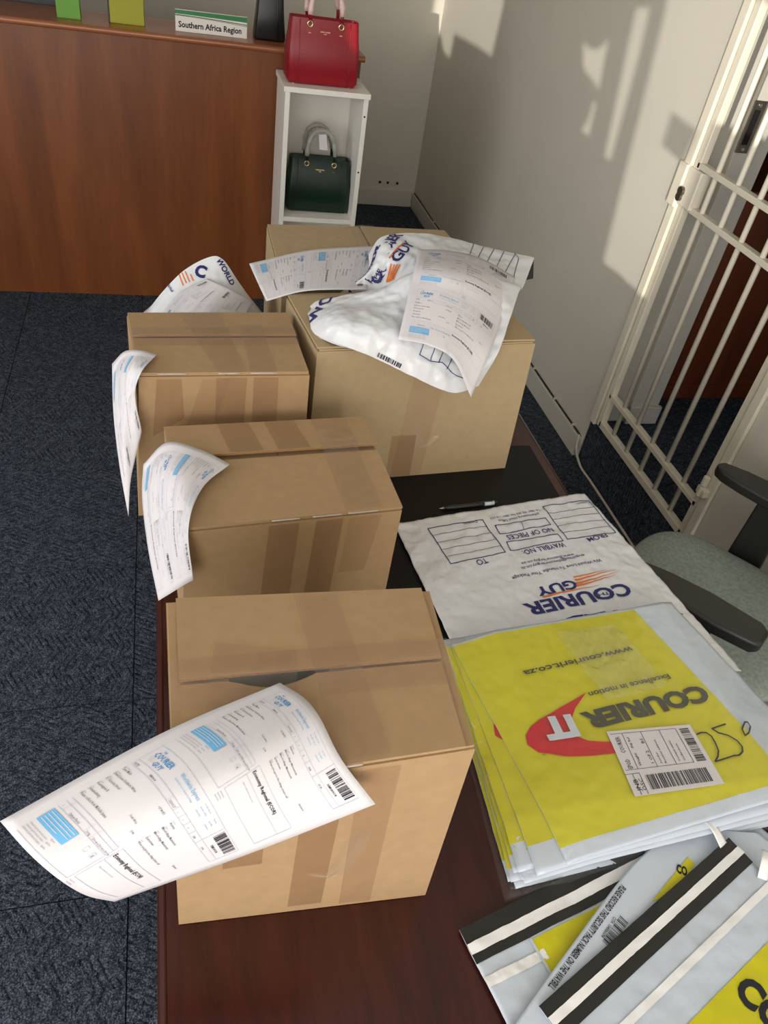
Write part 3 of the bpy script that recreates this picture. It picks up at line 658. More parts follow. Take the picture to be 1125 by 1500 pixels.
# ------------------------------------------------------------------ cartons
def q3(p, z): return Vector((p[0], p[1], z))
def lerp(a, b, t): return a+(b-a)*t
def carton(name, label, bot, top, h, seam='x', split=0.5, mat='kraft', inset=(0.003, 0.003), lift=(0.0, 0.006), gap=0.004, slit=None):
    """bot/top: front-left, front-right, back-right, back-left (x, y)"""
    z0 = ZT+0.0017; z1 = ZT+h-0.0045
    c = [sum(p[i] for p in bot)/4 for i in (0, 1)]
    t = thing(name, label, 'box', (c[0], c[1], z0), 'taped brown cartons on the desk')
    B = [q3(p, z0) for p in bot]; Tt = [q3(p, z1) for p in top]
    def inw(pts, k):
        o = []
        for i, p in enumerate(pts):
            a = (pts[i-1]-p).normalized(); b = (pts[(i+1) % 4]-p).normalized(); o.append(p+(a+b)*k)
        return o
    Bi = [p+Vector((0, 0, 0.004)) for p in inw(B, 0.004)]; Ti = inw(Tt, 0.004)
    m = MB(); m.add(B+Tt+Bi+Ti, [(0, 3, 2, 1), (8, 9, 10, 11)]+[(8+i, 12+i, 12+(i+1) % 4, 8+(i+1) % 4) for i in range(4)]+[(4+i, 4+(i+1) % 4, 12+(i+1) % 4, 12+i) for i in range(4)])
    for i in range(4):
        a, b, c_, d_ = B[i], B[(i+1) % 4], Tt[(i+1) % 4], Tt[i]
        m.grid(lambda u, v: lerp(lerp(a, b, u), lerp(d_, c_, u), v), 8, 8)
    bm = bmesh.new(); me_ = m.mesh('body', False); bm.from_mesh(me_); bmesh.ops.remove_doubles(bm, verts=bm.verts, dist=1e-5); bmesh.ops.recalc_face_normals(bm, faces=bm.faces); bm.to_mesh(me_); bm.free()
    body = part('body', me_, mat, t)
    FL, FR, BR, BL = Tt
    def bl(u, v): return lerp(lerp(FL, FR, u), lerp(BL, BR, u), v)
    up = lambda p, z: p+Vector((0, 0, z))
    def slab(nm, quad, za, th, mt=mat):
        lo = [up(p, za[i]) for i, p in enumerate(quad)]; hi = [up(p, za[i]+th) for i, p in enumerate(quad)]
        return part(nm, MB().hexa(lo, hi), mt, t, bevel=0.001)
    if seam == 'x':
        for u0, u1 in (((0.003, 0.2), (0.55, 0.997)) if slit else ((0.003, 0.499), (0.501, 0.997))): slab('inner_flap', [bl(u0, 0.01), bl(u1, 0.01), bl(u1, 0.99), bl(u0, 0.99)], (0, 0, 0, 0), 0.0035)
        w = (FR-FL).length; g = gap/2/(BL-FL).length; i0, i1 = inset[0]/w, 1-inset[1]/w
        # front flap with optional sagging slit in its rear edge
        n = 24; front = []; rear = []
        def flap(vhinge, vedge, lf, sl):
            top_, bot_ = [], []
            for k in range(n+1):
                u = i0+(i1-i0)*k/n; s = 0.0
                if sl and sl[0] < u < sl[1]: s = sl[2]*math.sin(math.pi*(u-sl[0])/(sl[1]-sl[0]))
                a = up(bl(u, vhinge), 0.0035); b = up(bl(u, vedge+(s/(BL-FL).length)*(1 if vhinge > vedge else -1)), 0.0035+lf-0.5*s)
                top_ += [up(a, 0.0045), up(b, 0.0045)]; bot_ += [a, b]
            fs = []
            for k in range(n):
                i = 2*k; fs += [(i, i+1, i+3, i+2)]; o = 2*(n+1); fs += [(o+i, o+i+1, o+i+3, o+i+2)]; fs += [(i+1, i+3, o+i+3, o+i+1), (i, i+2, o+i+2, o+i)]
            o = 2*(n+1); fs += [(0, 1, o+1, o), (2*n, 2*n+1, o+2*n+1, o+2*n)]
            return MB().add(top_+bot_, fs)
        part('flap', flap(0.002, split-g, lift[0], slit), mat, t); part('flap', flap(0.998, split+g, lift[1], None), mat, t)
        e0 = bl(i0, split+g); e1 = bl(i1, split+g); lz = 0.0035+lift[1]
        ed = MB().hexa([up(e0, lz+0.0005)+Vector((0, -0.0006, 0)), up(e1, lz+0.0005)+Vector((0, -0.0006, 0)), up(e1, lz+0.0005), up(e0, lz+0.0005)], [up(e0, lz+0.004)+Vector((0, -0.0006, 0)), up(e1, lz+0.004)+Vector((0, -0.0006, 0)), up(e1, lz+0.004), up(e0, lz+0.004)])
        part('corrugated_edge', ed, 'kraft_edge', t)
    else:
        for v0, v1 in ((0.005, 0.35), (0.65, 0.995)): slab('inner_flap', [bl(0.01, v0), bl(0.99, v0), bl(0.99, v1), bl(0.01, v1)], (0, 0, 0, 0), 0.0035)
        w = (FR-FL).length; g = gap/2/w; l = (BL-FL).length; v0, v1 = inset[0]/l, 1-inset[1]/l
        slab('flap', [bl(0.002, v0), bl(split-g, v0), bl(split-g, v1), bl(0.002, v1)], (0.0035, 0.0035+lift[0], 0.0035+lift[0], 0.0035), 0.0045)
        slab('flap', [bl(split+g, v0), bl(0.998, v0), bl(0.998, v1), bl(split+g, v1)], (0.0035+lift[1], 0.0035, 0.0035, 0.0035+lift[1]), 0.0045)
    t['_'] = 0; del t['_']
    def front_pt(u, w_, e=0.0009):   # u left-right, w_ 0 bottom .. 1 top, on the front face
        p = lerp(lerp(B[0], B[1], u), lerp(Tt[0], Tt[1], u), w_); n = (B[1]-B[0]).cross(Tt[0]-B[0]).normalized(); return p+n*e
    def top_pt(u, v, e=0.0095):
        lf = lift[0] if (v < split if seam == 'x' else u < split) else lift[1]
        k = (v/split if v < split else (1-v)/(1-split)) if seam == 'x' else (u/split if u < split else (1-u)/(1-split))
        return bl(u, v)+Vector((0, 0, e+lf*k))
    return t, front_pt, top_pt
def tape(t, fn, quad, mat='tape', n=8, label=None):
    (a, b, c, d) = quad
    m = MB().grid(lambda s, r: fn(*(lerp(lerp(Vector(a), Vector(b), s), lerp(Vector(d), Vector(c), s), r))), n, n)
    o = part('tape_strip', m, mat, t); face_cam(o.data, None); o.data.shade_smooth()
    if label: o['label'] = label
    return o
def fold(t, fn, spans):   # shiny tape turned over the front top edge
    for a, b in spans:
        part('tape_fold', MB().tube([fn(a+(b-a)*k/6, 1.0, 0.0006)+Vector((0, 0, 0.0058)) for k in range(7)], 0.0016, 8), 'fold', t, smooth=True)
def wad(t, pts, mat='wrap', r=0.004):   # crumpled loose tape tail
    rr = random.Random(len(pts)*13+int(pts[0][0]*1000)); m = MB()
    n = len(pts); rows = []
    for p in pts:
        p = Vector(p); rows.append([p+Vector((rr.uniform(-1, 1), rr.uniform(-0.9, 0), rr.uniform(-1, 1)))*r+Vector((dx, 0, 0)) for dx in (-0.010, -0.004, 0.003, 0.010)])
    s = Surf(rows); m.grid(lambda u, v: s.P(u, v), 9, 4*n)
    o = part('loose_tape', m, mat, t); o.data.shade_smooth(); o['label'] = 'crumpled loose end of clear tape'

# nearest carton
T1, F1, U1 = carton('cardboard_box', 'nearest taped brown carton, under the long paper waybill',
    [(-0.023, 0.417), (0.294, 0.402), (0.300, 0.640), (-0.018, 0.652)], [(-0.019, 0.401), (0.292, 0.411), (0.303, 0.640), (-0.022, 0.650)], 0.34, split=0.50,
    inset=(0.011, 0.012), lift=(-0.001, 0.004), slit=(0.20, 0.50, 0.010))
tape(T1, U1, ((0.0, 0.36), (1, 0.36), (1, 0.62), (0.0, 0.62)), n=14)
tape(T1, U1, ((0.10, 0.22), (0.42, 0.30), (0.44, 0.62), (0.16, 0.70)), n=12)
tape(T1, U1, ((0.52, 0.02), (0.70, 0.02), (0.62, 0.98), (0.46, 0.98)), n=14)
tape(T1, F1, ((0.42, 0.05), (0.555, 0.05), (0.56, 0.985), (0.42, 0.985)), 'tape_br')
tape(T1, F1, ((0.16, 0.45), (0.30, 0.45), (0.30, 0.60), (0.16, 0.60)), 'tape_br')
tape(T1, F1, ((0.63, 0.02), (0.76, 0.02), (0.74, 0.98), (0.60, 0.98)), 'tape')
b = F1(0.56, 0.50); wad(T1, [F1(0.50, 0.36, 0.004), F1(0.56, 0.34, 0.008), F1(0.60, 0.42, 0.008), F1(0.64, 0.56, 0.004), F1(0.645, 0.62, 0.002)])
fold(T1, F1, ((0.42, 0.60),))
# middle carton
T3, F3, U3 = carton('cardboard_box', 'brown carton second from the near end, rear flap lifted at the seam',
    [(-0.008, 0.900), (0.352, 0.925), (0.345, 1.180), (-0.022, 1.150)], [(0.008, 0.882), (0.348, 0.912), (0.334, 1.172), (-0.024, 1.146)], 0.24, split=0.615,
    inset=(0.0, 0.0), lift=(0.0, 0.008), gap=0.007)
for u in (0.27, 0.50): tape(T3, U3, ((u, 0.63), (u+0.16, 0.63), (u+0.13, 0.99), (u-0.02, 0.99)), 'tape_br')
tape(T3, U3, ((0.72, 0.02), (0.90, 0.02), (0.90, 0.98), (0.72, 0.98)), n=14)
tape(T3, F3, ((0.36, 0.0), (0.50, 0.0), (0.50, 0.985), (0.36, 0.985)), 'tape_br'); tape(T3, F3, ((0.57, 0.0), (0.70, 0.0), (0.71, 0.985), (0.58, 0.985)), 'tape_br')
tape(T3, F3, ((0.73, 0.42), (0.86, 0.42), (0.90, 0.985), (0.74, 0.985)), 'tape', n=12)
fold(T3, F3, ((0.37, 0.50), (0.56, 0.70), (0.73, 0.88)))
# far left carton
T2, F2, U2 = carton('cardboard_box', 'brown carton left of the tallest one, clear tape crossing its front',
    [(-0.081, 1.192), (0.240, 1.215), (0.232, 1.45), (-0.090, 1.430)], [(-0.062, 1.205), (0.235, 1.214), (0.224, 1.443), (-0.087, 1.425)], 0.31, split=0.56,
    inset=(0.002, 0.002), lift=(0.0, 0.0045), gap=0.005)
tape(T2, U2, ((0.0, 0.42), (1, 0.42), (1, 0.70), (0, 0.70)), n=14)
tape(T2, U2, ((0.45, 0.0), (0.62, 0.0), (0.55, 1.0), (0.30, 1.0)), n=12)
tape(T2, U2, ((0.64, 0.0), (0.80, 0.0), (0.80, 0.75), (0.66, 0.75)), n=12)
tape(T2, F2, ((0.44, 0.2), (0.60, 0.2), (0.62, 0.99), (0.44, 0.99)), 'tape_br'); tape(T2, F2, ((0.66, 0.2), (0.81, 0.2), (0.81, 0.99), (0.66, 0.99)), 'tape_br')
tape(T2, F2, ((0.08, 0.60), (0.26, 0.72), (0.24, 0.985), (0.10, 0.985)), 'tape_br'); tape(T2, F2, ((0.16, 0.25), (0.32, 0.25), (0.52, 0.98), (0.36, 0.98)), 'tape')
wad(T2, [F2(0.10, 0.52, 0.004), F2(0.13, 0.46, 0.012), F2(0.18, 0.40, 0.016), F2(0.20, 0.32, 0.01)])
fold(T2, F2, ((0.10, 0.27), (0.45, 0.58), (0.64, 0.80)))
# big carton and the one behind it
T4, F4, U4 = carton('cardboard_box', 'tallest brown carton, under the stuffed white mailer and waybill',
    [(0.258, 1.275), (0.731, 1.312), (0.715, 1.55), (0.235, 1.505)], [(0.257, 1.273), (0.720, 1.320), (0.700, 1.548), (0.227, 1.500)], 0.325, seam='y', split=0.50, mat='kraft2', lift=(0.002, 0.003))
tape(T4, F4, ((0.40, 0.0), (0.55, 0.0), (0.60, 0.99), (0.45, 0.99)), 'tape', n=12); tape(T4, F4, ((0.38, 0.0), (0.50, 0.0), (0.50, 0.35), (0.38, 0.35)), 'tape_br')
tape(T4, U4, ((0.42, 0.0), (0.58, 0.0), (0.58, 1.0), (0.42, 1.0)))
wad(T4, [F4(0.47, 0.42, 0.004), F4(0.50, 0.34, 0.008), F4(0.52, 0.28, 0.014), F4(0.56, 0.30, 0.012), F4(0.60, 0.35, 0.008)])
T5, F5, U5 = carton('cardboard_box', 'brown carton farthest back, half hidden behind the tallest one',
    [(0.228, 1.556), (0.705, 1.565), (0.69, 1.90), (0.228, 1.875)], [(0.225, 1.556), (0.702, 1.562), (0.687, 1.898), (0.226, 1.872)], 0.325, seam='y', split=0.50, mat='kraft2', lift=(0.002, 0.003))
tape(T5, U5, ((0.44, 0.0), (0.58, 0.0), (0.58, 1.0), (0.44, 1.0)))

# ------------------------------------------------------------------ paper waybills
PW, PL = 0.210, 0.297
def waybill_layout():
    L = {k: Flat() for k in ('ink', 'ink_soft', 'ink_grey', 'ink_line', 'ink_blue', 'ink_logo', 'paper', 'block0', 'block1')}
    def tx(key, s, x, y, h, w=None, bold=0.004): 
        t = Flat(); put_text(t, s, 0, 0, h, w, bold=bold, res=1); L[key].merge(t, lambda p: (x+p[0], y-p[1]))
    for k, oy in enumerate((0.0, 0.150)):
        if k: start = {q: len(f.v) for q, f in L.items()}
        ln = lambda x0, y0, x1, y1, w=0.0005: L['ink_line'].rect(x0-(w/2 if x0 == x1 else 0), oy+y0-(w/2 if y0 == y1 else 0), x1+(w/2 if x0 == x1 else 0), oy+y1+(w/2 if y0 == y1 else 0))
        X0, X1 = 0.020, 0.198
        for y in (0.004, 0.024, 0.030): ln(X0, y, X1, y)
        for x in (X0, X1): ln(x, 0.004, x, 0.030)
        for x in (0.088, 0.104, 0.116, 0.128, 0.142, 0.158): ln(x, 0.024, x, 0.030)
        ln(0.158, 0.004, 0.158, 0.024)
        tx('ink_logo', 'THE', 0.030, oy+0.0085, 0.0018, bold=0.02); tx('ink_logo', 'COURIER', 0.026, oy+0.0150, 0.0052, 0.031, 0.02); tx('ink_logo', 'GUY', 0.036, oy+0.0215, 0.0045, 0.015, 0.02)
        for q in range(3): L['paper'].rect(0.026, oy+0.017+q*0.0015, 0.034, oy+0.0176+q*0.0015)
        tx('ink_blue', 'Worldwide Express', 0.070, oy+0.012, 0.0036, 0.040); tx('ink_blue', 'We Would Love To Handle Your Package', 0.070, oy+0.0165, 0.0014, 0.038)
        for q, s in enumerate(('Tel: 0861 203 203', 'Fax: 0861 114 273', 'Johannesburg')): tx('ink_blue', s, 0.118, oy+0.0085+q*0.004, 0.0013); tx('ink_blue', s[:10], 0.140, oy+0.0085+q*0.004, 0.0013)
        barcode(L['ink'], 0.162, oy+0.0055, 0.033, 0.0105, 22, 5+k); tx('ink', 'XMNHO8', 0.172, oy+0.0215, 0.0024)
        tx('ink_soft', 'DJSTJE', 0.022, oy+0.0285, 0.0018); tx('ink_soft', 'XMNHO8', 0.048, oy+0.0285, 0.0018); tx('ink_soft', '2023-02-27', 0.090, oy+0.0285, 0.0018)
        for x, s in ((0.109, '1'), (0.121, '1'), (0.133, '3'), (0.147, 'JNB'), (0.168, 'DUR')): tx('ink_soft', s, x, oy+0.0285, 0.0018)
        for q, (s, w) in enumerate((('Tumi Molo', None), ('David Jones Southern Africa', None), ('55 Victoria Street', None), ('Kensington B', None), ('Johannesburg', None), ('Please collect from Michelle James', None))):
            y = oy+0.037+q*0.0062; tx('ink_grey', ('Sender name', 'Company', 'Address', 'Suburb', 'City', 'Notes')[q], 0.020, y-0.0027, 0.0011); tx('ink_soft', s, 0.020, y, 0.0023)
        for q, s in enumerate(('Antiona', 'Milord village Mastenteds', 'Milord village Mastenteds', 'Quarestown', 'When you get to the village please call')):
            y = oy+0.037+q*0.0062; tx('ink_grey', ('Receiver', 'Company', 'Address', 'City', 'Notes')[q], 0.116, y-0.0027, 0.0011); tx('ink_soft', s, 0.116, y, 0.0021)
        tx('ink_soft', 'South Africa', 0.080, oy+0.055, 0.0019); tx('ink_soft', '2194', 0.098, oy+0.061, 0.0019); tx('ink_soft', '+27 84 853', 0.090, oy+0.037, 0.0019); tx('ink_soft', 'Zululand', 0.176, oy+0.055, 0.0018)
        for y in (0.0735, 0.0775, 0.0835): ln(X0, y, 0.110, y)
        for x in (0.028, 0.066, 0.078): ln(x, 0.0735, x, 0.0835)
        tx('ink_soft', '1', 0.023, oy+0.0815, 0.0019); tx('ink_soft', 'Custom Parcel', 0.036, oy+0.0825, 0.0021); tx('ink_soft', '3.0 kg', 0.068, oy+0.0825, 0.0019); tx('ink_soft', '20.0 cm x 20.0 cm x 20.0 cm', 0.080, oy+0.0825, 0.0019)
        L['block%d' % k].rect(0.020, oy+0.086, 0.066, oy+0.0985)
        for q in range(4): L['paper'].rect(0.022, oy+0.088+q*0.0025, 0.064-(q == 3)*0.014, oy+0.0885+q*0.0025)
        for y in (0.072, 0.086, 0.108): ln(0.114, y, X1, y)
        for x in (0.114, X1): ln(x, 0.072, x, 0.108)
        ln(X0, 0.112, 0.110, 0.112); ln(0.110, 0.0735, 0.110, 0.112); L['ink_line'].line([(0.098, oy+0.087), (0.1025, oy+0.087), (0.1025, oy+0.0915), (0.098, oy+0.0915)], 0.0004, True); tx('ink_soft', 'X', 0.0995, oy+0.0908, 0.0024); L['ink_line'].line([(0.086, oy+0.087), (0.0905, oy+0.087), (0.0905, oy+0.0915), (0.086, oy+0.0915)], 0.0004, True)
        tx('ink', 'Economy Regional (ECOR)', 0.116, oy+0.080, 0.0036, bold=0.02)
        for q in range(3): tx('ink_grey', 'Delivered in good order and condition', 0.020, oy+0.103+q*0.0026, 0.0013); tx('ink_grey', 'Signature', 0.052, oy+0.101+q*0.0035, 0.0013); tx('ink_grey', 'Received by', 0.114, oy+0.112+q*0.0026, 0.0013)
        tx('ink_grey', 'Signed on behalf of the receiver in full', 0.120, oy+0.092, 0.0012)
    for q, f in L.items():
        n0 = start[q]; f.v = [(p[0], 0.006+p[1]*1.24) if i < n0 else (p[0], 0.153+(p[1]-0.150)*1.24) for i, p in enumerate(f.v)]
    return L
WAY = waybill_layout()
INKN = {'ink': 'black_print', 'ink_soft': 'body_print', 'ink_grey': 'grey_print', 'ink_line': 'ruled_lines', 'ink_blue': 'blue_print', 'ink_logo': 'logo_print', 'paper': 'white_print', 'block0': 'blue_block', 'block1': 'blue_block'}
WCUT = {k: cut(v, 0.0105, 0.0135) for k, v in WAY.items()}
def sheet(label, rows, group='paper courier waybills', e=0.0005):
    s = Surf(rows); c = s.P(0.5, 0.5)
    t = thing('waybill_sheet', label, 'paper', c, group)
    part('sheet', s.slab(24, 30), 'paper', t, smooth=True)
    for k, f in WCUT.items():
        if not f.v: continue
        o = part(INKN[k], s.lay(f, PW, PL, e if k != 'paper' else e*1.7), 'ink_blue' if k[:5] == 'block' else k, t)
        if k[:5] != 'block': o['kind'] = 'stuff'
    return s
Z = lambda l: [atz(*p) for p in l]
Yy = lambda l: [aty(*p) for p in l]
sheet('large white waybill sheet hanging off the nearest carton over the carpet', [
    Z([(410, 1000, 1.090), (444, 1021, 1.100), (468, 1050, 1.106), (500, 1112, 1.092), (550, 1178, 1.055)]),
    Z([(235, 1075, 1.090), (278, 1106, 1.095), (312, 1153, 1.092), (341, 1206, 1.055), (367, 1250, 1.005)]),
    Z([(0, 1203, 1.065), (42, 1250, 1.058), (86, 1288, 1.036), (127, 1312, 1.0), (168, 1321, 0.955)])])
sheet('white waybill draped over the left corner of the second carton', [
    Z([(337, 680, 0.994), (297, 714, 0.997), (276, 772, 0.990), (283, 850, 0.905)]),
    Z([(295, 659, 1.006), (262, 700, 1.004), (256, 777, 0.960), (268, 858, 0.890)]),
    Z([(245, 648, 1.004), (230, 705, 0.978), (235, 790, 0.920), (250, 869, 0.870)]),
    Z([(210, 680, 0.965), (208, 730, 0.930), (217, 805, 0.885), (232, 880, 0.845)])])
sheet('white waybill curling down the left side of the third carton', [
    Z([(230, 519, 1.060), (207, 545, 1.064), (198, 580, 1.020), (208, 632, 0.960)]),
    Z([(205, 513, 1.068), (186, 547, 1.050), (188, 612, 0.980), (198, 672, 0.920)]),
    Z([(182, 515, 1.050), (172, 560, 1.015), (180, 645, 0.945), (191, 708, 0.885)]),
    Z([(164, 533, 1.020), (166, 605, 0.965), (175, 683, 0.900), (188, 756, 0.840)])])
sheet('white waybill lying on the farthest carton beside the stuffed mailer', [
    Z([(552, 360, 1.075), (546, 390, 1.076), (537, 424, 1.077)]),
    Z([(455, 366, 1.076), (453, 395, 1.078), (450, 426, 1.078)]),
    Z([(365, 386, 1.065), (377, 413, 1.062), (390, 441, 1.055)])])

# ------------------------------------------------------------------ stuffed mailer on the tallest carton
def bag_disp(seed, amp):
    w1 = wrinkle(amp, 13, seed); w2 = wrinkle(amp*0.4, 34, seed+3)
    def f(p, u, v):
        k = min(1, 8*min(u, 1-u, v, 1-v)+0.25)
        return Vector((0.2, -0.6, 0.8))*(k*(w1(p.x, p.y, p.z)+w2(p.x, p.y, p.z)))
    return f
def stuffed_mailer():
    rows = [
        [(456, 488, 1.335), (500, 506, 1.262), (560, 530, 1.245), (625, 562, 1.235), (665, 576, 1.235), (700, 566, 1.265)],
        [(453, 468, 1.38), (505, 470, 1.31), (570, 490, 1.275), (630, 515, 1.27), (690, 536, 1.275), (730, 515, 1.285)],
        [(450, 455, 1.43), (508, 446, 1.405), (575, 448, 1.365), (640, 450, 1.35), (705, 465, 1.355), (748, 462, 1.365)],
        [(464, 441, 1.46), (522, 432, 1.455), (560, 424, 1.435), (612, 402, 1.425), (690, 404, 1.43), (762, 422, 1.46)],
        [(484, 437, 1.51), (530, 430, 1.53), (566, 421, 1.525), (614, 401, 1.52), (692, 404, 1.51), (764, 424, 1.51)],
        [(535, 402, 1.565), (556, 382, 1.565), (590, 375, 1.57), (640, 372, 1.59), (705, 388, 1.59), (772, 405, 1.59)],
        [(540, 372, 1.64), (560, 347, 1.65), (610, 342, 1.67), (655, 348, 1.69), (710, 362, 1.69), (782, 378, 1.67)]]
    R = [Yy(r) for r in rows]
    first = [Vector((p.x, max(1.258+(p.x-0.257)*0.1-0.004, p.y+0.004), min(p.z+0.03, 1.06) if p.x > 0.33 else p.z-0.004)) for p in R[0]]
    last = [Vector((p.x, p.y+0.03, 1.074)) for p in R[-1]]
    s = Surf(R, bag_disp(4, 0.012))
    t = thing('stuffed_mailer_bag', 'bulging white courier mailer bag slumped on the tallest carton', 'mailer bag', (0.5, 1.45, 1.072))
    m = MB(); nu, nv = 90, 90; m.grid(lambda u, v: s.P(u, v), nu, nv)
    k = len(m.v); n = nu+1
    # underside: back row down to the carton, front row tucked under
    m.grid(lambda u, v: lerp(s.P(u, 1), spline(last, u), v), nu, 4); m.grid(lambda u, v: lerp(s.P(u, 0), spline(first, u), v), nu, 4)
    sk = part('bag_skin', m, 'poly', t, smooth=True)
    side = MB()
    for uu in (0, 1): side.grid(lambda a, b: lerp(s.P(uu, a), Vector((s.P(uu, a).x+(0.02 if uu == 0 else -0.02), s.P(uu, a).y+0.01, min(1.0735, s.P(uu, a).z-0.003))), b), 60, 4)
    part('side_gusset', side, 'poly', t, smooth=True)
    S = Skin(sk)
    def D(name, me, mat): part(name, me, mat, t)
    f = Flat(); 
    c7 = lambda x, y: (360+x*440/1125, 320+y*280/716)
    def tx(nm, body, a, b, h, mat='navy', bold=0.03, **kw): D(nm, S.text(body, c7(*a), c7(*b), h, bold, **kw), mat)
    tx('big_lettering', 'WORL', (255, 400), (395, 275), 0.022)
    tx('logo_lettering', 'COURIER', (505, 252), (590, 62), 0.024, reach=0.02)
    tx('logo_lettering', 'GUY', (565, 168), (632, 98), 0.020, reach=0.02)
    tx('logo_lettering', 'THE', (480, 248), (510, 195), 0.009, reach=0.02)
    tx('big_lettering', 'DWIDE', (452, 232), (505, 100), 0.014, reach=0.02)
    tx('slogan', 'We Would Love', (588, 250), (640, 180), 0.007, bold=0.01, reach=0.02)
    for a, b in (((528, 240), (545, 170)), ((535, 238), (556, 172)), ((543, 234), (567, 172)), ((551, 228), (577, 172)), ((537, 150), (592, 92))):
        S0 = S.hit(*c7(*a))[0]; S1 = S.hit(*c7(*b))[0]; q = Flat().rect(0, -0.0018, (S1-S0).length, 0.0018); D('orange_stripe', S.lay(q, S0, S1, reach=0.02), 'orange')
    def poly(pts, w=0.0016, closed=False):
        P = [S.hit(*c7(*p))[0] for p in pts]; S0, S1 = P[0], P[1]; e1 = (S1-S0).normalized(); n = S.t.find_nearest((S0+S1)/2)[1]
        if n.dot(Vector(CAM)-S0) < 0: n = -n
        e2 = n.cross(e1).normalized(); q = Flat().line([((p-S0).dot(e1), (p-S0).dot(e2)) for p in P], w, closed); D('address_grid', S.lay(q, S0, S1), 'navy')
    poly([(665, 462), (650, 510), (690, 535)]); poly([(690, 535), (735, 540), (790, 590), (820, 600)]); poly([(708, 470), (692, 532)]); poly([(742, 480), (722, 540)]); poly([(778, 510), (752, 565)])
    poly([(855, 92), (838, 138)]); poly([(893, 98), (868, 150)]); poly([(932, 108), (903, 165)]); poly([(970, 115), (940, 180)]); poly([(1010, 122), (970, 205)]); poly([(1010, 122), (1022, 150), (1000, 232)])
    B0 = S.hit(*c7(490, 518))[0]; B1 = S.hit(*c7(578, 562))[0]; q = Flat(); barcode(q, 0, 0, (B1-B0).length, 0.009, 18, 3); D('barcode', S.lay(q, B0, B1), 'ink')
    # black lining showing at the open right corner
    c = aty(782, 380, 1.668); c2 = aty(781, 408, 1.66); c3 = aty(762, 412, 1.64); c4 = aty(768, 400, 1.64)
    m = MB(); m.add([c, c2, c3, c4]+[p+Vector((0.002, 0.006, 0)) for p in (c, c2, c3, c4)], [(0, 1, 2, 3), (7, 6, 5, 4), (0, 4, 5, 1), (1, 5, 6, 2), (2, 6, 7, 3), (3, 7, 4, 0)])
    part('dark_lining', m, 'blackpoly', t)
stuffed_mailer()
sheet('white waybill resting on the stuffed mailer above the tallest carton', [
    Yy([(613, 365, 1.565), (655, 367, 1.572), (702, 377, 1.565), (755, 406, 1.52)]),
    Yy([(608, 388, 1.43), (652, 392, 1.40), (700, 404, 1.405), (747, 434, 1.42)]),
    Yy([(601, 418, 1.365), (646, 424, 1.345), (693, 444, 1.34), (732, 476, 1.335)]),
    Yy([(593, 455, 1.30), (635, 462, 1.29), (682, 485, 1.275), (716, 520, 1.25)]),
    Yy([(583, 497, 1.24), (628, 506, 1.236), (665, 528, 1.222), (690, 582, 1.205)])])

# ------------------------------------------------------------------ mailer standing behind the third carton
def back_mailer():
    t = thing('standing_mailer_bag', 'white courier mailer peaking up behind the third carton', 'mailer bag', (0.08, 1.65, ZT))
    top = [(206, 470, 1.62), (236, 430, 1.64), (270, 396, 1.66), (306, 377, 1.68), (326, 380, 1.68), (348, 411, 1.67), (366, 436, 1.66), (392, 468, 1.64)]
    T = Yy(top); n = len(T)
    rows = [[Vector((-0.045+0.245*i/(n-1), 1.56, ZT+0.005)) for i in range(n)],
            [Vector((-0.07+0.28*i/(n-1), 1.51-0.03*math.sin(math.pi*i/(n-1)), ZT+0.12)) for i in range(n)],
            [lerp(Vector((-0.07+0.28*i/(n-1), 1.55, ZT+0.20)), T[i], 0.45) for i in range(n)], T]
    s = Surf(rows, bag_disp(9, 0.005)); 
    rb = [T, [lerp(T[i], Vector((-0.07+0.28*i/(n-1), 1.80, ZT+0.12)), 0.6) for i in range(n)], [Vector((-0.045+0.245*i/(n-1), 1.80, ZT+0.005)) for i in range(n)]]
    s2 = Surf(rb)
    m = MB(); m.grid(lambda u, v: s.P(u, v), 60, 60); m.grid(lambda u, v: s2.P(u, v) if v > 0 else s.P(u, 1), 60, 24)
    sk = part('bag_skin', m, 'poly', t, smooth=True)
    S = Skin(sk); c8 = lambda x, y: (200+x*200/1125, 360+y*120/675)
    def tx(nm, body, a, b, h, mat='navy', bold=0.03, **k): part(nm, S.text(body, c8(*a), c8(*b), h, bold, **k), mat, t)
    tx('logo_lettering', 'C', (470, 240), (560, 270), 0.026, bold=0.05)
    tx('big_lettering', 'WORLD', (650, 120), (775, 330), 0.014)
    tx('slogan', 'We Would', (245, 325), (290, 385), 0.006, bold=0.02)
    for a, b in (((352, 238), (385, 328)), ((375, 225), (412, 310)), ((400, 212), (438, 300)), ((445, 235), (468, 290))):
        S0 = S.hit(*c8(*a))[0]; S1 = S.hit(*c8(*b))[0]; part('orange_stripe', S.lay(Flat().rect(0, -0.0013, (S1-S0).length, 0.0013), S0, S1), 'orange', t)
back_mailer()
sheet('white waybill stuck on the mailer behind the third carton', [
    Yy([(222, 478, 1.535), (262, 430, 1.60), (305, 408, 1.628)]),
    Yy([(275, 500, 1.495), (305, 452, 1.545), (335, 422, 1.60)]),
    Yy([(345, 500, 1.51), (362, 460, 1.56), (372, 442, 1.61)])][::1])

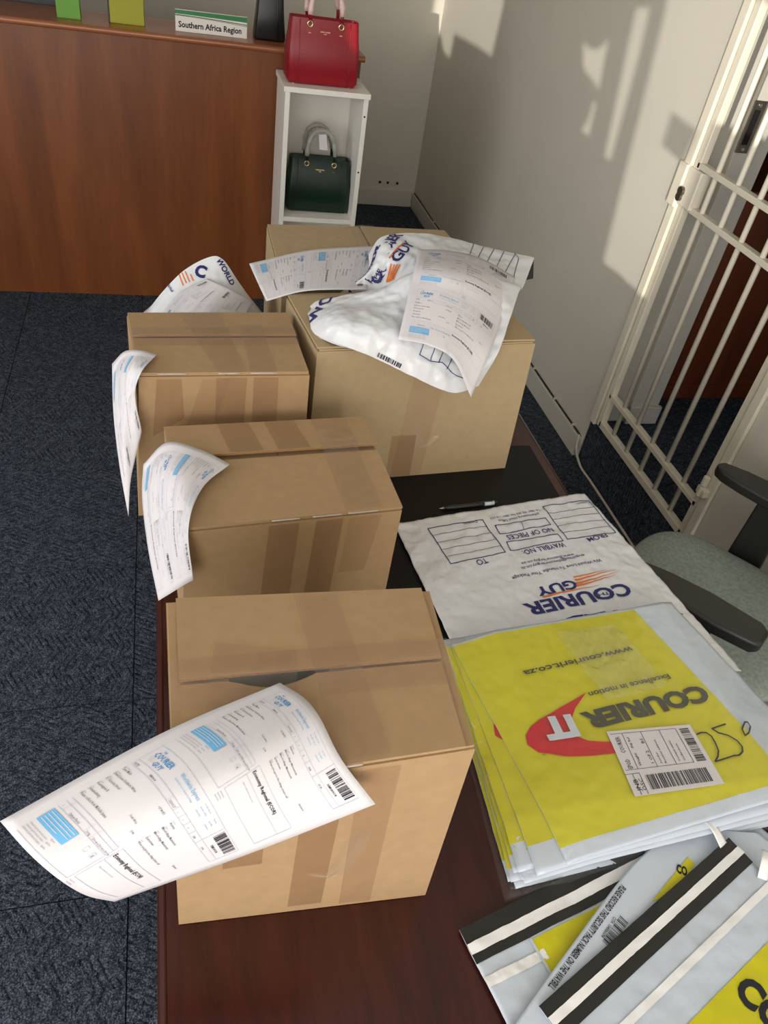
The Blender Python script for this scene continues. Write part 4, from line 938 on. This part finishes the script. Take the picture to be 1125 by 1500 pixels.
# ------------------------------------------------------------------ flat white mailer and pen
def flat_mailer():
    t = thing('flat_mailer_bag', 'flat white courier mailer bag with navy address boxes on the desk', 'mailer bag', (0.66, 1.0, ZT))
    w1 = wrinkle(0.0050, 14, 21); w2 = wrinkle(0.0024, 40, 22)
    def z(x, y): return 0.005+w1(x, y)+w2(x, y)*1.0-max(0, x-0.862)*0.10
    s = Quad([(0.888, 1.206, ZT), (0.420, 1.130, ZT), (0.462, 0.70, ZT+0.001), (0.985, 0.70, ZT+0.001)], z)
    m = s.slab(110, 110, 0.0012)
    sk = part('bag_skin', m, 'poly', t, smooth=True)
    S = Skin(sk); c = lambda x, y: (570+x*440/1125, 720+y*210/537)
    def tx(nm, body, a, b, h, mat='navy', bold=0.012, **k): part(nm, S.text(body, c(*a), c(*b), h, bold, nref=(0, 0, 1), **k), mat, t)
    tx('lettering', 'FROM', (807, 157), (737, 176), 0.0125); tx('lettering', 'WAYBILL NO:', (652, 192), (495, 224), 0.0125)
    tx('lettering', 'NO OF PIECES', (607, 138), (436, 166), 0.0125); tx('lettering', 'TO', (360, 250), (322, 259), 0.0135)
    tx('lettering', 'We Would Love To Handle Your Package', (790, 252), (458, 322), 0.0078, bold=0.006)
    tx('lettering', 'enquiries@thecourierguy.co.za', (728, 235), (492, 285), 0.0072, bold=0.006); tx('lettering', 'www.thecourierguy.co.za', (690, 233), (494, 268), 0.0068, bold=0.006)
    tx('lettering', 'Johannesburg Head Office', (560, 80), (408, 107), 0.0062, bold=0.006); tx('lettering', 'Tel: 0861 203 203 Fax: 0861 114 273', (563, 68), (378, 99), 0.0055, bold=0.004)
    tx('lettering', 'Contact:', (748, 38), (700, 46), 0.006, bold=0.006); tx('lettering', 'Contact:', (328, 110), (276, 120), 0.006, bold=0.006)
    tx('logo_lettering', 'COURIER', (885, 345), (497, 425), 0.0290, bold=0.035); tx('logo_lettering', 'GUY', (690, 334), (542, 362), 0.0215, bold=0.035); tx('logo_lettering', 'THE', (822, 376), (764, 386), 0.007, bold=0.02)
    tx('big_lettering', 'WORLD', (1075, 425), (640, 478), 0.026, bold=0.03)
    def poly(pts, closed=True, w=0.0020, nm='address_box', mat='navy'):
        P = [S.hit(*c(*p))[0] for p in pts]; S0 = P[0]; q = Flat().line([(p.x-S0.x, p.y-S0.y) for p in P], w, closed)
        part(nm, S.lay(q, S0, S0+Vector((1, 0, 0))*0.01, nref=(0, 0, 1)), mat, t)
    def boxlines(A, B, C, D, n):
        poly([A, B, C, D])
        for k in range(1, n): poly([tuple(np.array(A)+(np.array(D)-A)*k/n), tuple(np.array(B)+(np.array(C)-B)*k/n)], False, 0.0011)
    boxlines((575, 58), (748, 35), (848, 155), (668, 180), 5); boxlines((145, 140), (350, 107), (435, 228), (230, 272), 5)
    poly([(397, 128), (585, 100), (605, 125), (415, 160)]); poly([(495, 115), (505, 145)], False, 0.0011); poly([(440, 190), (630, 160), (652, 185), (455, 222)])
    for a, b, w in (((695, 333), (850, 294), 0.0048), ((698, 345), (855, 302), 0.0048), ((700, 355), (850, 312), 0.0048), ((575, 396), (790, 350), 0.0052), ((690, 322), (820, 294), 0.004)):
        S0 = S.hit(*c(*a))[0]; S1 = S.hit(*c(*b))[0]; l = (S1-S0).length
        part('orange_stripe', S.lay(Flat().poly([(0, -w/2), (l, -0.0002), (l, 0.0002), (0, w/2)]), S0, S1, nref=(0, 0, 1)), 'orange', t)
flat_mailer()

def build_pen():
    a, b = Vector((0.530, 1.173, ZT+0.0065)), Vector((0.668, 1.186, ZT+0.0065)); d = b-a
    t = thing('ballpoint_pen', 'black ballpoint pen lying on the desk pad', 'pen', (0.6, 1.178, ZT+0.0015))
    L = lambda s: a+d*s
    part('tip', MB().tube([L(0), L(0.03), L(0.08)], [0.0008, 0.0015, 0.0030], 10), 'silver', t, smooth=True)
    part('barrel', MB().tube([L(0.08), L(0.16), L(0.5), L(0.92)], [0.0030, 0.0046, 0.0050, 0.0046], 12), 'plastic', t, smooth=True)
    part('label_band', MB().tube([L(0.76), L(0.93)], 0.00505, 12), 'grey_ink', t, smooth=True)
    part('clicker', MB().tube([L(0.92), L(1.0)], 0.003, 10), 'plastic', t, smooth=True)
    n = Vector((0, 0, 1)); part('clip', MB().tube([L(0.90)+n*0.0055, L(0.75)+n*0.0068, L(0.62)+n*0.0056], 0.0012, 6), 'plastic', t, smooth=True)
build_pen()

# ------------------------------------------------------------------ pack of yellow mailers in clear wrap
def yellow_pack():
    t = thing('mailer_bag_pack', 'thick pack of yellow courier mailers in clear wrap with white label', 'mailer pack', (0.66, 0.62, ZT))
    bot = [(0.412, 0.398), (0.925, 0.428), (0.905, 0.832), (0.435, 0.805)]
    top = [(0.491, 0.398), (1.005, 0.452), (0.892, 0.836), (0.440, 0.792)]
    rr = random.Random(11); n = 11; H = 0.046; sk = None
    for i in range(n):
        k = i/(n-1); kk = (0.0, 0.02, 0.05, 0.03, 0.08, 0.12, 0.10, 0.16, 0.22, 0.38, 1.0)[i]
        q = [lerp(Vector(b), Vector(a), kk)+Vector((rr.uniform(-.008, .008), rr.uniform(-.012, .012))) for b, a in zip(bot, top)]
        if i == n-1: q = [Vector(p) for p in top]
        w1 = wrinkle(0.0036, 12, 40+i); w2 = wrinkle(0.0022, 40, 60+i)
        base = 0.006+H*k*0.86
        def z(x, y, base=base, w1=w1, w2=w2, k=k):
            edge = min(1, max(0, (x-0.40)/0.12)); fr = min(1, max(0, (y-0.37)/0.10))
            return base*(0.42+0.58*edge)*(0.72+0.28*fr)+(w1(x, y)+w2(x, y))*(0.6+0.4*(1-edge)) - max(0, x-0.87)*0.22
        s = Quad([(p.x, p.y, ZT) for p in q], z); nn = 80 if i == n-1 else 44
        o = part('mailer_bag', s.slab(nn, nn, 0.0012), 'polyg', t, smooth=True)
        y = s.panel(0.0, 0.80, rr.uniform(0.02, 0.10) if i < n-1 else 0.055, 0.985, 0.0007, nn, nn); o2 = part('yellow_panel', y, 'yellow', t, smooth=True)
        if i == n-1: sk = o; top_s = s
        if i == n-2: sk2 = o
        if i in (2, 5, 8): part('dark_flap', s.panel(0.93, 0.998, 0.0, 0.03, 0.0009, 6, 3), 'blackpoly', t)
    S = Skin(sk); c = lambda x, y: (650+x*475/1125, 880+y*420/995); E_ = 0.0030
    U = (0, 0, 1)
    def tx(nm, body, a, b, h, mat='printgrey', bold=0.02, slant=0.0, up=0.0, **k): part(nm, S.text(body, c(*a), c(*b), h, bold, e=E_+up, nref=U, slant=slant, **k), mat, t)
    def shape(nm, pts, mat, e=E_-0.0008, SS=None, line=None, closed=False):
        SS = SS or S; P = [SS.hit(*c(*p))[0] for p in pts]; S0 = P[0]; v = [(p.x-S0.x, p.y-S0.y) for p in P]
        f = Flat().poly(v) if line is None else Flat().line(v, line, closed); part(nm, SS.lay(f, S0, S0+Vector((0.01, 0, 0)), e=e, nref=U), mat, t)
    tx('lettering', 'www.courierit.co.za', (648, 162), (272, 248), 0.0115); tx('lettering', 'Excellence in motion', (776, 258), (498, 322), 0.0098)
    tx('logo_lettering', 'COURIER', (893, 298), (468, 398), 0.0285, bold=0.055)
    shape('red_swoosh', [(492, 322), (440, 352), (385, 384), (330, 415), (300, 440), (283, 470), (290, 503), (330, 530), (420, 542), (520, 540), (640, 526), (640, 488), (560, 492), (500, 488), (465, 475), (445, 450), (440, 420), (455, 375)], 'red_ink')
    tx('logo_lettering', 'IT', (438, 404), (330, 418), 0.036, 'grey_ink', bold=0.06, up=0.0016)
    tx('trademark', 'TM', (355, 530), (340, 533), 0.004, bold=0.0)
    S2 = Skin(sk2); shape('red_swoosh', [(172, 432), (192, 408), (230, 440), (262, 500), (215, 490), (178, 470)], 'red_ink', e=0.0016, SS=S2)
    # marker figures
    for pts in ([(874, 468), (890, 462), (908, 462), (925, 474), (940, 498), (950, 525), (948, 545), (938, 562), (960, 556), (985, 548), (1008, 540)], [(974, 432), (950, 440), (928, 448), (950, 462), (985, 472), (1015, 490), (1032, 510), (1034, 528), (1022, 540), (1000, 543)], [(1040, 425), (1032, 450), (1042, 472), (1055, 462), (1060, 440), (1050, 425), (1040, 425)]):
        shape('marker_figure', pts, 'ink', e=0.0036, line=0.0026)
    # label
    W = [S.hit(*c(*p))[0]+Vector((0, 0, 0.0046)) for p in ((562, 460), (850, 435), (970, 640), (660, 685))]
    ls = Quad(W); lb = part('shipping_label', ls.slab(8, 8, 0.0004), 'paper', t); lb['label'] = 'white printed shipping label'
    f = Flat(); ln = lambda x0, y0, x1, y1: f.line([(x0, y0), (x1, y1)], 0.006)
    for x0, y0, x1, y1 in ((0.02, 0.05, 0.8, 0.05), (0.02, 0.62, 0.8, 0.62), (0.16, 0.05, 0.16, 0.62), (0.38, 0.05, 0.38, 0.62), (0.60, 0.05, 0.60, 0.62), (0.80, 0.05, 0.80, 0.62), (0.0, 0.68, 0.15, 0.68), (0.15, 0.68, 0.15, 0.99), (0.075, 0.68, 0.075, 0.99)): ln(x0, y0, x1, y1)
    def vt(body, x, y0, y1, h): # reads up the label
        q = Flat(); put_text(q, body, 0, 0, h, abs(y1-y0), bold=0.01, res=1); f.merge(q, lambda p: (x+p[1]*-1 if False else x-p[1]*-0.0+p[1]*0+(-p[1] if False else 0)+0-p[1]+h, y0-p[0]))
    for body, x, y0, y1, h in (('COURIER', 0.06, 0.36, 0.10, 0.05), ('EPOD', 0.06, 0.60, 0.46, 0.05), ('1 OF 2', 0.33, 0.56, 0.36, 0.035), ('BS', 0.33, 0.24, 0.16, 0.035), ('JNB', 0.05, 0.94, 0.76, 0.045), ('OSC', 0.11, 0.94, 0.76, 0.045), ('Weight', 0.19, 0.58, 0.38, 0.028), ('Ship Ref', 0.19, 0.30, 0.12, 0.028), ('Sender', 0.43, 0.58, 0.40, 0.022), ('Receiver address', 0.48, 0.58, 0.20, 0.022), ('Contact name', 0.64, 0.58, 0.24, 0.022), ('Collection', 0.70, 0.58, 0.30, 0.022)): vt(body, x, y0, y1, h)
    barcode(f, 0.20, 0.72, 0.70, 0.22, 40, 8)
    g = Flat(); barcode(g, 0, 0, 0.56, 0.11, 26, 9); f.merge(g, lambda p: (0.84+p[1], 0.06+p[0]))
    fc = f
    m = MB().add([ls.at(p[0], p[1], 0.0005) for p in fc.v], fc.f); me = face_cam(m.mesh(fix=False), None); part('label_print', me, 'ink', t)
    # crinkled clear tape patch near the web address
    C4 = [S.hit(*c(*p))[0] for p in ((385, 125), (590, 95), (770, 310), (560, 360))]; w3 = wrinkle(0.006, 26, 95); w4 = wrinkle(0.004, 70, 96)
    tp = Quad(C4, lambda x, y: 0.0075+max(-0.003, w3(x, y))+w4(x, y)*0.7); o = part('clear_tape_patch', tp.slab(60, 60, 0.0003), 'wrap2', t, smooth=True); o['label'] = 'crinkled clear tape patch'
    # clear wrap
    w1 = wrinkle(0.004, 9, 90); w2 = wrinkle(0.003, 30, 91)
    def wz(x, y):
        p = top_s.z(x, y); return p
    inner = [Vector((0.425, 0.405)), Vector((0.98, 0.47)), Vector((0.885, 0.828)), Vector((0.44, 0.785))]
    outer = [Vector((0.398, 0.374)), Vector((1.0, 0.425)), Vector((0.905, 0.852)), Vector((0.428, 0.815))]
    def wrapP(a, b):
        p = lerp(lerp(inner[0], inner[1], a), lerp(inner[3], inner[2], a), b); return Vector((p.x, p.y, ZT+wz(p.x, p.y)+0.0065+max(0, w1(p.x, p.y)+w2(p.x, p.y))*0.8))
    m = MB(); N_ = 70; m.grid(wrapP, N_, N_)
    def skirt(e0, e1, o0, o1):
        def fn(a, b):
            p = wrapP(*lerp(Vector(e0), Vector(e1), a)); q = lerp(o0, o1, a); cr_ = 0.006*noise.noise(Vector((a*24, b*6, 3)))
            r = lerp(p, Vector((q.x, q.y, ZT+0.004 if q.x < 0.86 else ZT+0.002)), b); return r+Vector((cr_, cr_, abs(cr_)))*(b*(1-b)*3)
        m.grid(fn, N_, 10)
    skirt((0, 0), (1, 0), outer[0], outer[1]); skirt((0, 0), (0, 1), outer[0], outer[3]); skirt((1, 0), (1, 1), outer[1], outer[2]); skirt((0, 1), (1, 1), outer[3], outer[2])
    o = part('clear_wrap', m, 'wrap', t, smooth=True); o['label'] = 'crinkled clear plastic wrapping'
yellow_pack()

# ------------------------------------------------------------------ loose security mailers, bottom right
def loose_mailers():
    c = lambda x, y: (660+x*465/1125, 1210+y*290/702)
    def zf(base, seed, a=0.004): 
        w1 = wrinkle(a, 11, seed); w2 = wrinkle(a*0.4, 40, seed+1); return lambda x, y: base+w1(x, y)+w2(x, y)
    # left bag: black flap with white adhesive strip
    t = thing('security_mailer_bag', 'grey and yellow security mailer with black flap, leftmost of the loose ones', 'mailer bag', (0.5, 0.25, ZT), 'loose security mailers')
    s = Quad([(0.325, 0.350, ZT), (0.620, 0.425, ZT), (0.70, 0.09, ZT), (0.395, 0.055, ZT)], zf(0.0055, 120)); L = 0.31
    part('bag_skin', s.slab(60, 60, 0.001), 'polyg', t, smooth=True)
    for nm, a, b, mt, e in (('black_flap', 0.0, 0.045, 'blackpoly', 0.0012), ('peel_strip', 0.020, 0.0335, 'strip', 0.0022), ('white_strip', 0.0625, 0.075, 'strip', 0.0012)):
        part(nm, s.panel(0.0, 0.30 if nm == 'white_strip' else 1.0, a/L, b/L, e, 50, 5), mt, t, smooth=True)
    part('yellow_panel', s.panel(0.27, 1.0, 0.048/L, 1.0, 0.0011, 40, 50), 'yellow', t, smooth=True)
    part('seam_edge', s.panel(0.262, 0.274, 0.046/L, 1.0, 0.0016, 3, 50), 'polyg', t, smooth=True)
    # middle bag: printed edge
    t = thing('security_mailer_bag', 'grey security mailer with a printed waybill warning along its edge', 'mailer bag', (0.65, 0.27, ZT), 'loose security mailers')
    rows = [[(0.330, 0.215), (0.455, 0.300), (0.600, 0.392), (0.700, 0.425), (0.815, 0.405)], [(0.40, 0.13), (0.52, 0.22), (0.655, 0.325), (0.75, 0.365), (0.855, 0.345)], [(0.49, 0.02), (0.62, 0.12), (0.75, 0.23), (0.84, 0.28), (0.93, 0.26)]]
    z = zf(0.0125, 130, 0.003); s = Surf([[Vector((p[0], p[1], ZT+z(p[0], p[1])+(0.004 if i == 0 and 0 < j < 3 else 0))) for j, p in enumerate(r)] for i, r in enumerate(rows)])
    sk = part('bag_skin', s.slab(60, 60, 0.001), 'polyg', t, smooth=True); S = Skin(sk)
    part('edge_lettering', S.text('PLEASE RECORD THIS SECURITY PACK NUMBER ON THE WAYBILL', c(604, 208), c(344, 568), 0.0082, 0.02, nref=(0, 0, 1)), 'ink', t)
    part('edge_lettering', S.text('CITA  1540065096', c(578, 322), c(532, 392), 0.004, 0.01, nref=(0, 0, 1)), 'ink', t)
    B0 = S.hit(*c(600, 318))[0]; B1 = S.hit(*c(535, 410))[0]; q = Flat(); barcode(q, 0, 0, (B1-B0).length, 0.013, 24, 5); part('barcode', S.lay(q, B0, B1, nref=(0, 0, 1)), 'ink', t)
    P = [S.hit(*c(*p))[0] for p in ((840, 112), (866, 135), (800, 240), (712, 268))]; q = Flat().poly([(p.x-P[0].x, p.y-P[0].y) for p in P]); part('yellow_panel', S.lay(q, P[0], P[0]+Vector((0.01, 0, 0)), nref=(0, 0, 1)), 'yellow', t)
    part('logo_lettering', S.text('CO', c(800, 165), c(838, 178), 0.012, 0.05, e=0.0014, nref=(0, 0, 1)), 'ink', t)
    # top bag: black-white-black closure
    t = thing('security_mailer_bag', 'topmost loose mailer with black and white closure bands and yellow panel', 'mailer bag', (0.65, 0.2, ZT), 'loose security mailers')
    z = zf(0.019, 140, 0.003)
    s = Quad([(0.392, 0.246, ZT), (0.757, 0.402, ZT), (0.90, 0.04, ZT), (0.535, -0.10, ZT)], z); L = 0.385
    sk = part('bag_skin', s.slab(70, 70, 0.001), 'polyg', t, smooth=True); S = Skin(sk)
    for nm, a, b, mt, e in (('black_band', 0.0, 0.042, 'blackpoly', 0.0012), ('peel_strip', 0.0155, 0.0270, 'strip', 0.0024), ('white_strip', 0.070, 0.080, 'strip', 0.0014)):
        part(nm, s.panel(0.0, 1.0, a/L, b/L, e, 60, 5), mt, t, smooth=True)
    part('yellow_panel', s.panel(0.0, 0.985, 0.118/L, 1.0, 0.0011, 50, 50), 'yellow', t, smooth=True)
    part('logo_lettering', S.text('COU', c(1000, 588), c(1240, 835), 0.034, 0.05, e=0.0020, nref=(0, 0, 1)), 'ink', t)
    # peeled liner ends curling up at the far corner
    for base, tip, w in (((0.742, 0.392), (0.722, 0.436), 0.008), ((0.772, 0.338), (0.792, 0.372), 0.007)):
        a = Vector((base[0], base[1], ZT+0.022)); b = Vector((tip[0], tip[1], ZT+0.034)); d = (b-a).normalized(); sd = d.cross(Vector((0, 0, 1))).normalized()*w
        su = Surf([[a-sd, a+sd], [lerp(a, b, .5)-sd+Vector((0, 0, .010)), lerp(a, b, .5)+sd+Vector((0, 0, .006))], [b-sd*0.5, b+sd*1.2]])
        part('liner_end', su.slab(4, 10, 0.0006), 'strip', t, smooth=True)
    # grey bag end lying underneath to the right
    t = thing('security_mailer_bag', 'plain grey mailer end sticking out beneath the loose mailers', 'mailer bag', (0.82, 0.33, ZT), 'loose security mailers')
    s = Quad([(0.66, 0.425, ZT), (0.812, 0.450, ZT), (0.95, 0.20, ZT), (0.76, 0.17, ZT)], zf(0.004, 150, 0.002)); part('bag_skin', s.slab(40, 40, 0.001), 'polyg', t, smooth=True)
    part('dark_flap', s.panel(0.62, 0.80, 0.30, 0.42, 0.001, 6, 6), 'blackpoly', t)
loose_mailers()

# ------------------------------------------------------------------ office chair
def build_chair():
    f = Vector((-0.613, 0.790, 0)); r = Vector((0.790, 0.613, 0)); O = f*0.07+r*1.64
    t = thing('office_chair', 'sage green office chair with black armrests beside the gate', 'chair', (O.x, O.y, 0))
    def W(a, b, z): return O+f*a+r*b+Vector((0, 0, z))
    # seat cushion: superellipse with a waterfall front
    def seat(u, v):
        th = 2*math.pi*u; ph = (v-0.5)*math.pi
        c, s_ = math.cos(th), math.sin(th); e = 0.55
        x = math.copysign(abs(c)**e, c); y = math.copysign(abs(s_)**e, s_); k = max(math.cos(ph), 0)**0.35
        z = 0.485+0.035*math.sin(ph)*(1 if ph > 0 else 1.0)-0.02*max(0, x*k-0.6)
        return W(0.238*x*k, 0.236*y*k, z)
    part('seat', MB().grid(seat, 64, 20), 'seat', t, smooth=True)
    part('seat_pan', MB().grid(lambda u, v: W(0.22*math.cos(2*math.pi*u)*(1 if v else 0.2), 0.21*math.sin(2*math.pi*u)*(1 if v else 0.2), 0.43+0.03*v), 32, 3), 'plastic', t, smooth=True)
    # backrest curved, behind
    def backr(u, v):
        a = math.cos(2*math.pi*u); b_ = math.sin(2*math.pi*u); a = math.copysign(abs(a)**0.6, a); b_ = math.copysign(abs(b_)**0.7, b_)
        k = max(0.0, 1-abs(2*v-1)**6)**0.5
        return W(-0.252+0.03*a*a*k-0.03*v+0.02*b_*k, 0.165*a*(1-0.15*v)*k, 0.60+0.42*v)
    m = MB(); m.grid(backr, 48, 24)
    bo = part('backrest', m, 'seat', t, smooth=True)
    part('back_support', MB().tube([W(-0.15, 0, 0.45), W(-0.28, 0, 0.47), W(-0.305, 0, 0.75)], 0.02, 10), 'plastic', t, smooth=True)
    for sd in (-1, 1):
        b = sd*0.262
        prof = [(0.145, -0.022), (0.166, -0.008), (0.174, 0.012), (0.162, 0.032), (0.10, 0.044), (-0.04, 0.047), (-0.118, 0.038), (-0.132, 0.024), (-0.132, -0.022), (-0.112, -0.038), (0.0, -0.043), (0.09, -0.034)]
        n = len(prof); P = [W(a, b+q*sd, 0.0) for a, q in prof]
        m = MB().add([Vector((p.x, p.y, 0.668)) for p in P]+[Vector((p.x, p.y, 0.700)) for p in P], [tuple(range(n)), tuple(range(n, 2*n))]+[(k, (k+1) % n, n+(k+1) % n, n+k) for k in range(n)])
        pad = part('armrest_pad', m, 'plastic', t, bevel=0.009, seg=4)
        po = MB().hexa([W(-0.05, b-sd*0.012, 0.43), W(0.045, b-sd*0.012, 0.43), W(0.045, b+sd*0.014, 0.43), W(-0.05, b+sd*0.014, 0.43)], [W(-0.035, b-0.012, 0.672), W(0.04, b-0.012, 0.672), W(0.04, b+0.014, 0.672), W(-0.035, b+0.014, 0.672)])
        part('arm_post', po, 'plastic', t, bevel=0.006)
        part('arm_bracket', MB().hexa([W(-0.04, 0, 0.425), W(0.04, 0, 0.425), W(0.04, b, 0.425), W(-0.04, b, 0.425)], [W(-0.04, 0, 0.445), W(0.04, 0, 0.445), W(0.04, b, 0.445), W(-0.04, b, 0.445)]), 'plastic', t, bevel=0.004)
    part('gas_lift', MB().tube([W(0, 0, 0.09), W(0, 0, 0.25), W(0, 0, 0.25), W(0, 0, 0.43)], [0.028, 0.028, 0.016, 0.016], 14), 'plastic', t, smooth=True)
    for k in range(5):
        a = 2*math.pi*k/5+0.55; d = Vector((math.cos(a), math.sin(a), 0)); p = W(0, 0, 0)
        part('base_leg', MB().tube([p+Vector((0, 0, 0.10)), p+d*0.12+Vector((0, 0, 0.095)), p+d*0.235+Vector((0, 0, 0.072))], [0.026, 0.02, 0.014], 10), 'plastic', t, smooth=True)
        sdv = d.cross(Vector((0, 0, 1)))*0.02; c0 = p+d*0.24+Vector((0, 0, 0.029)); part('caster', MB().tube([c0-sdv, c0+sdv], 0.028, 16), 'plastic', t, bevel=0.003)
build_chair()
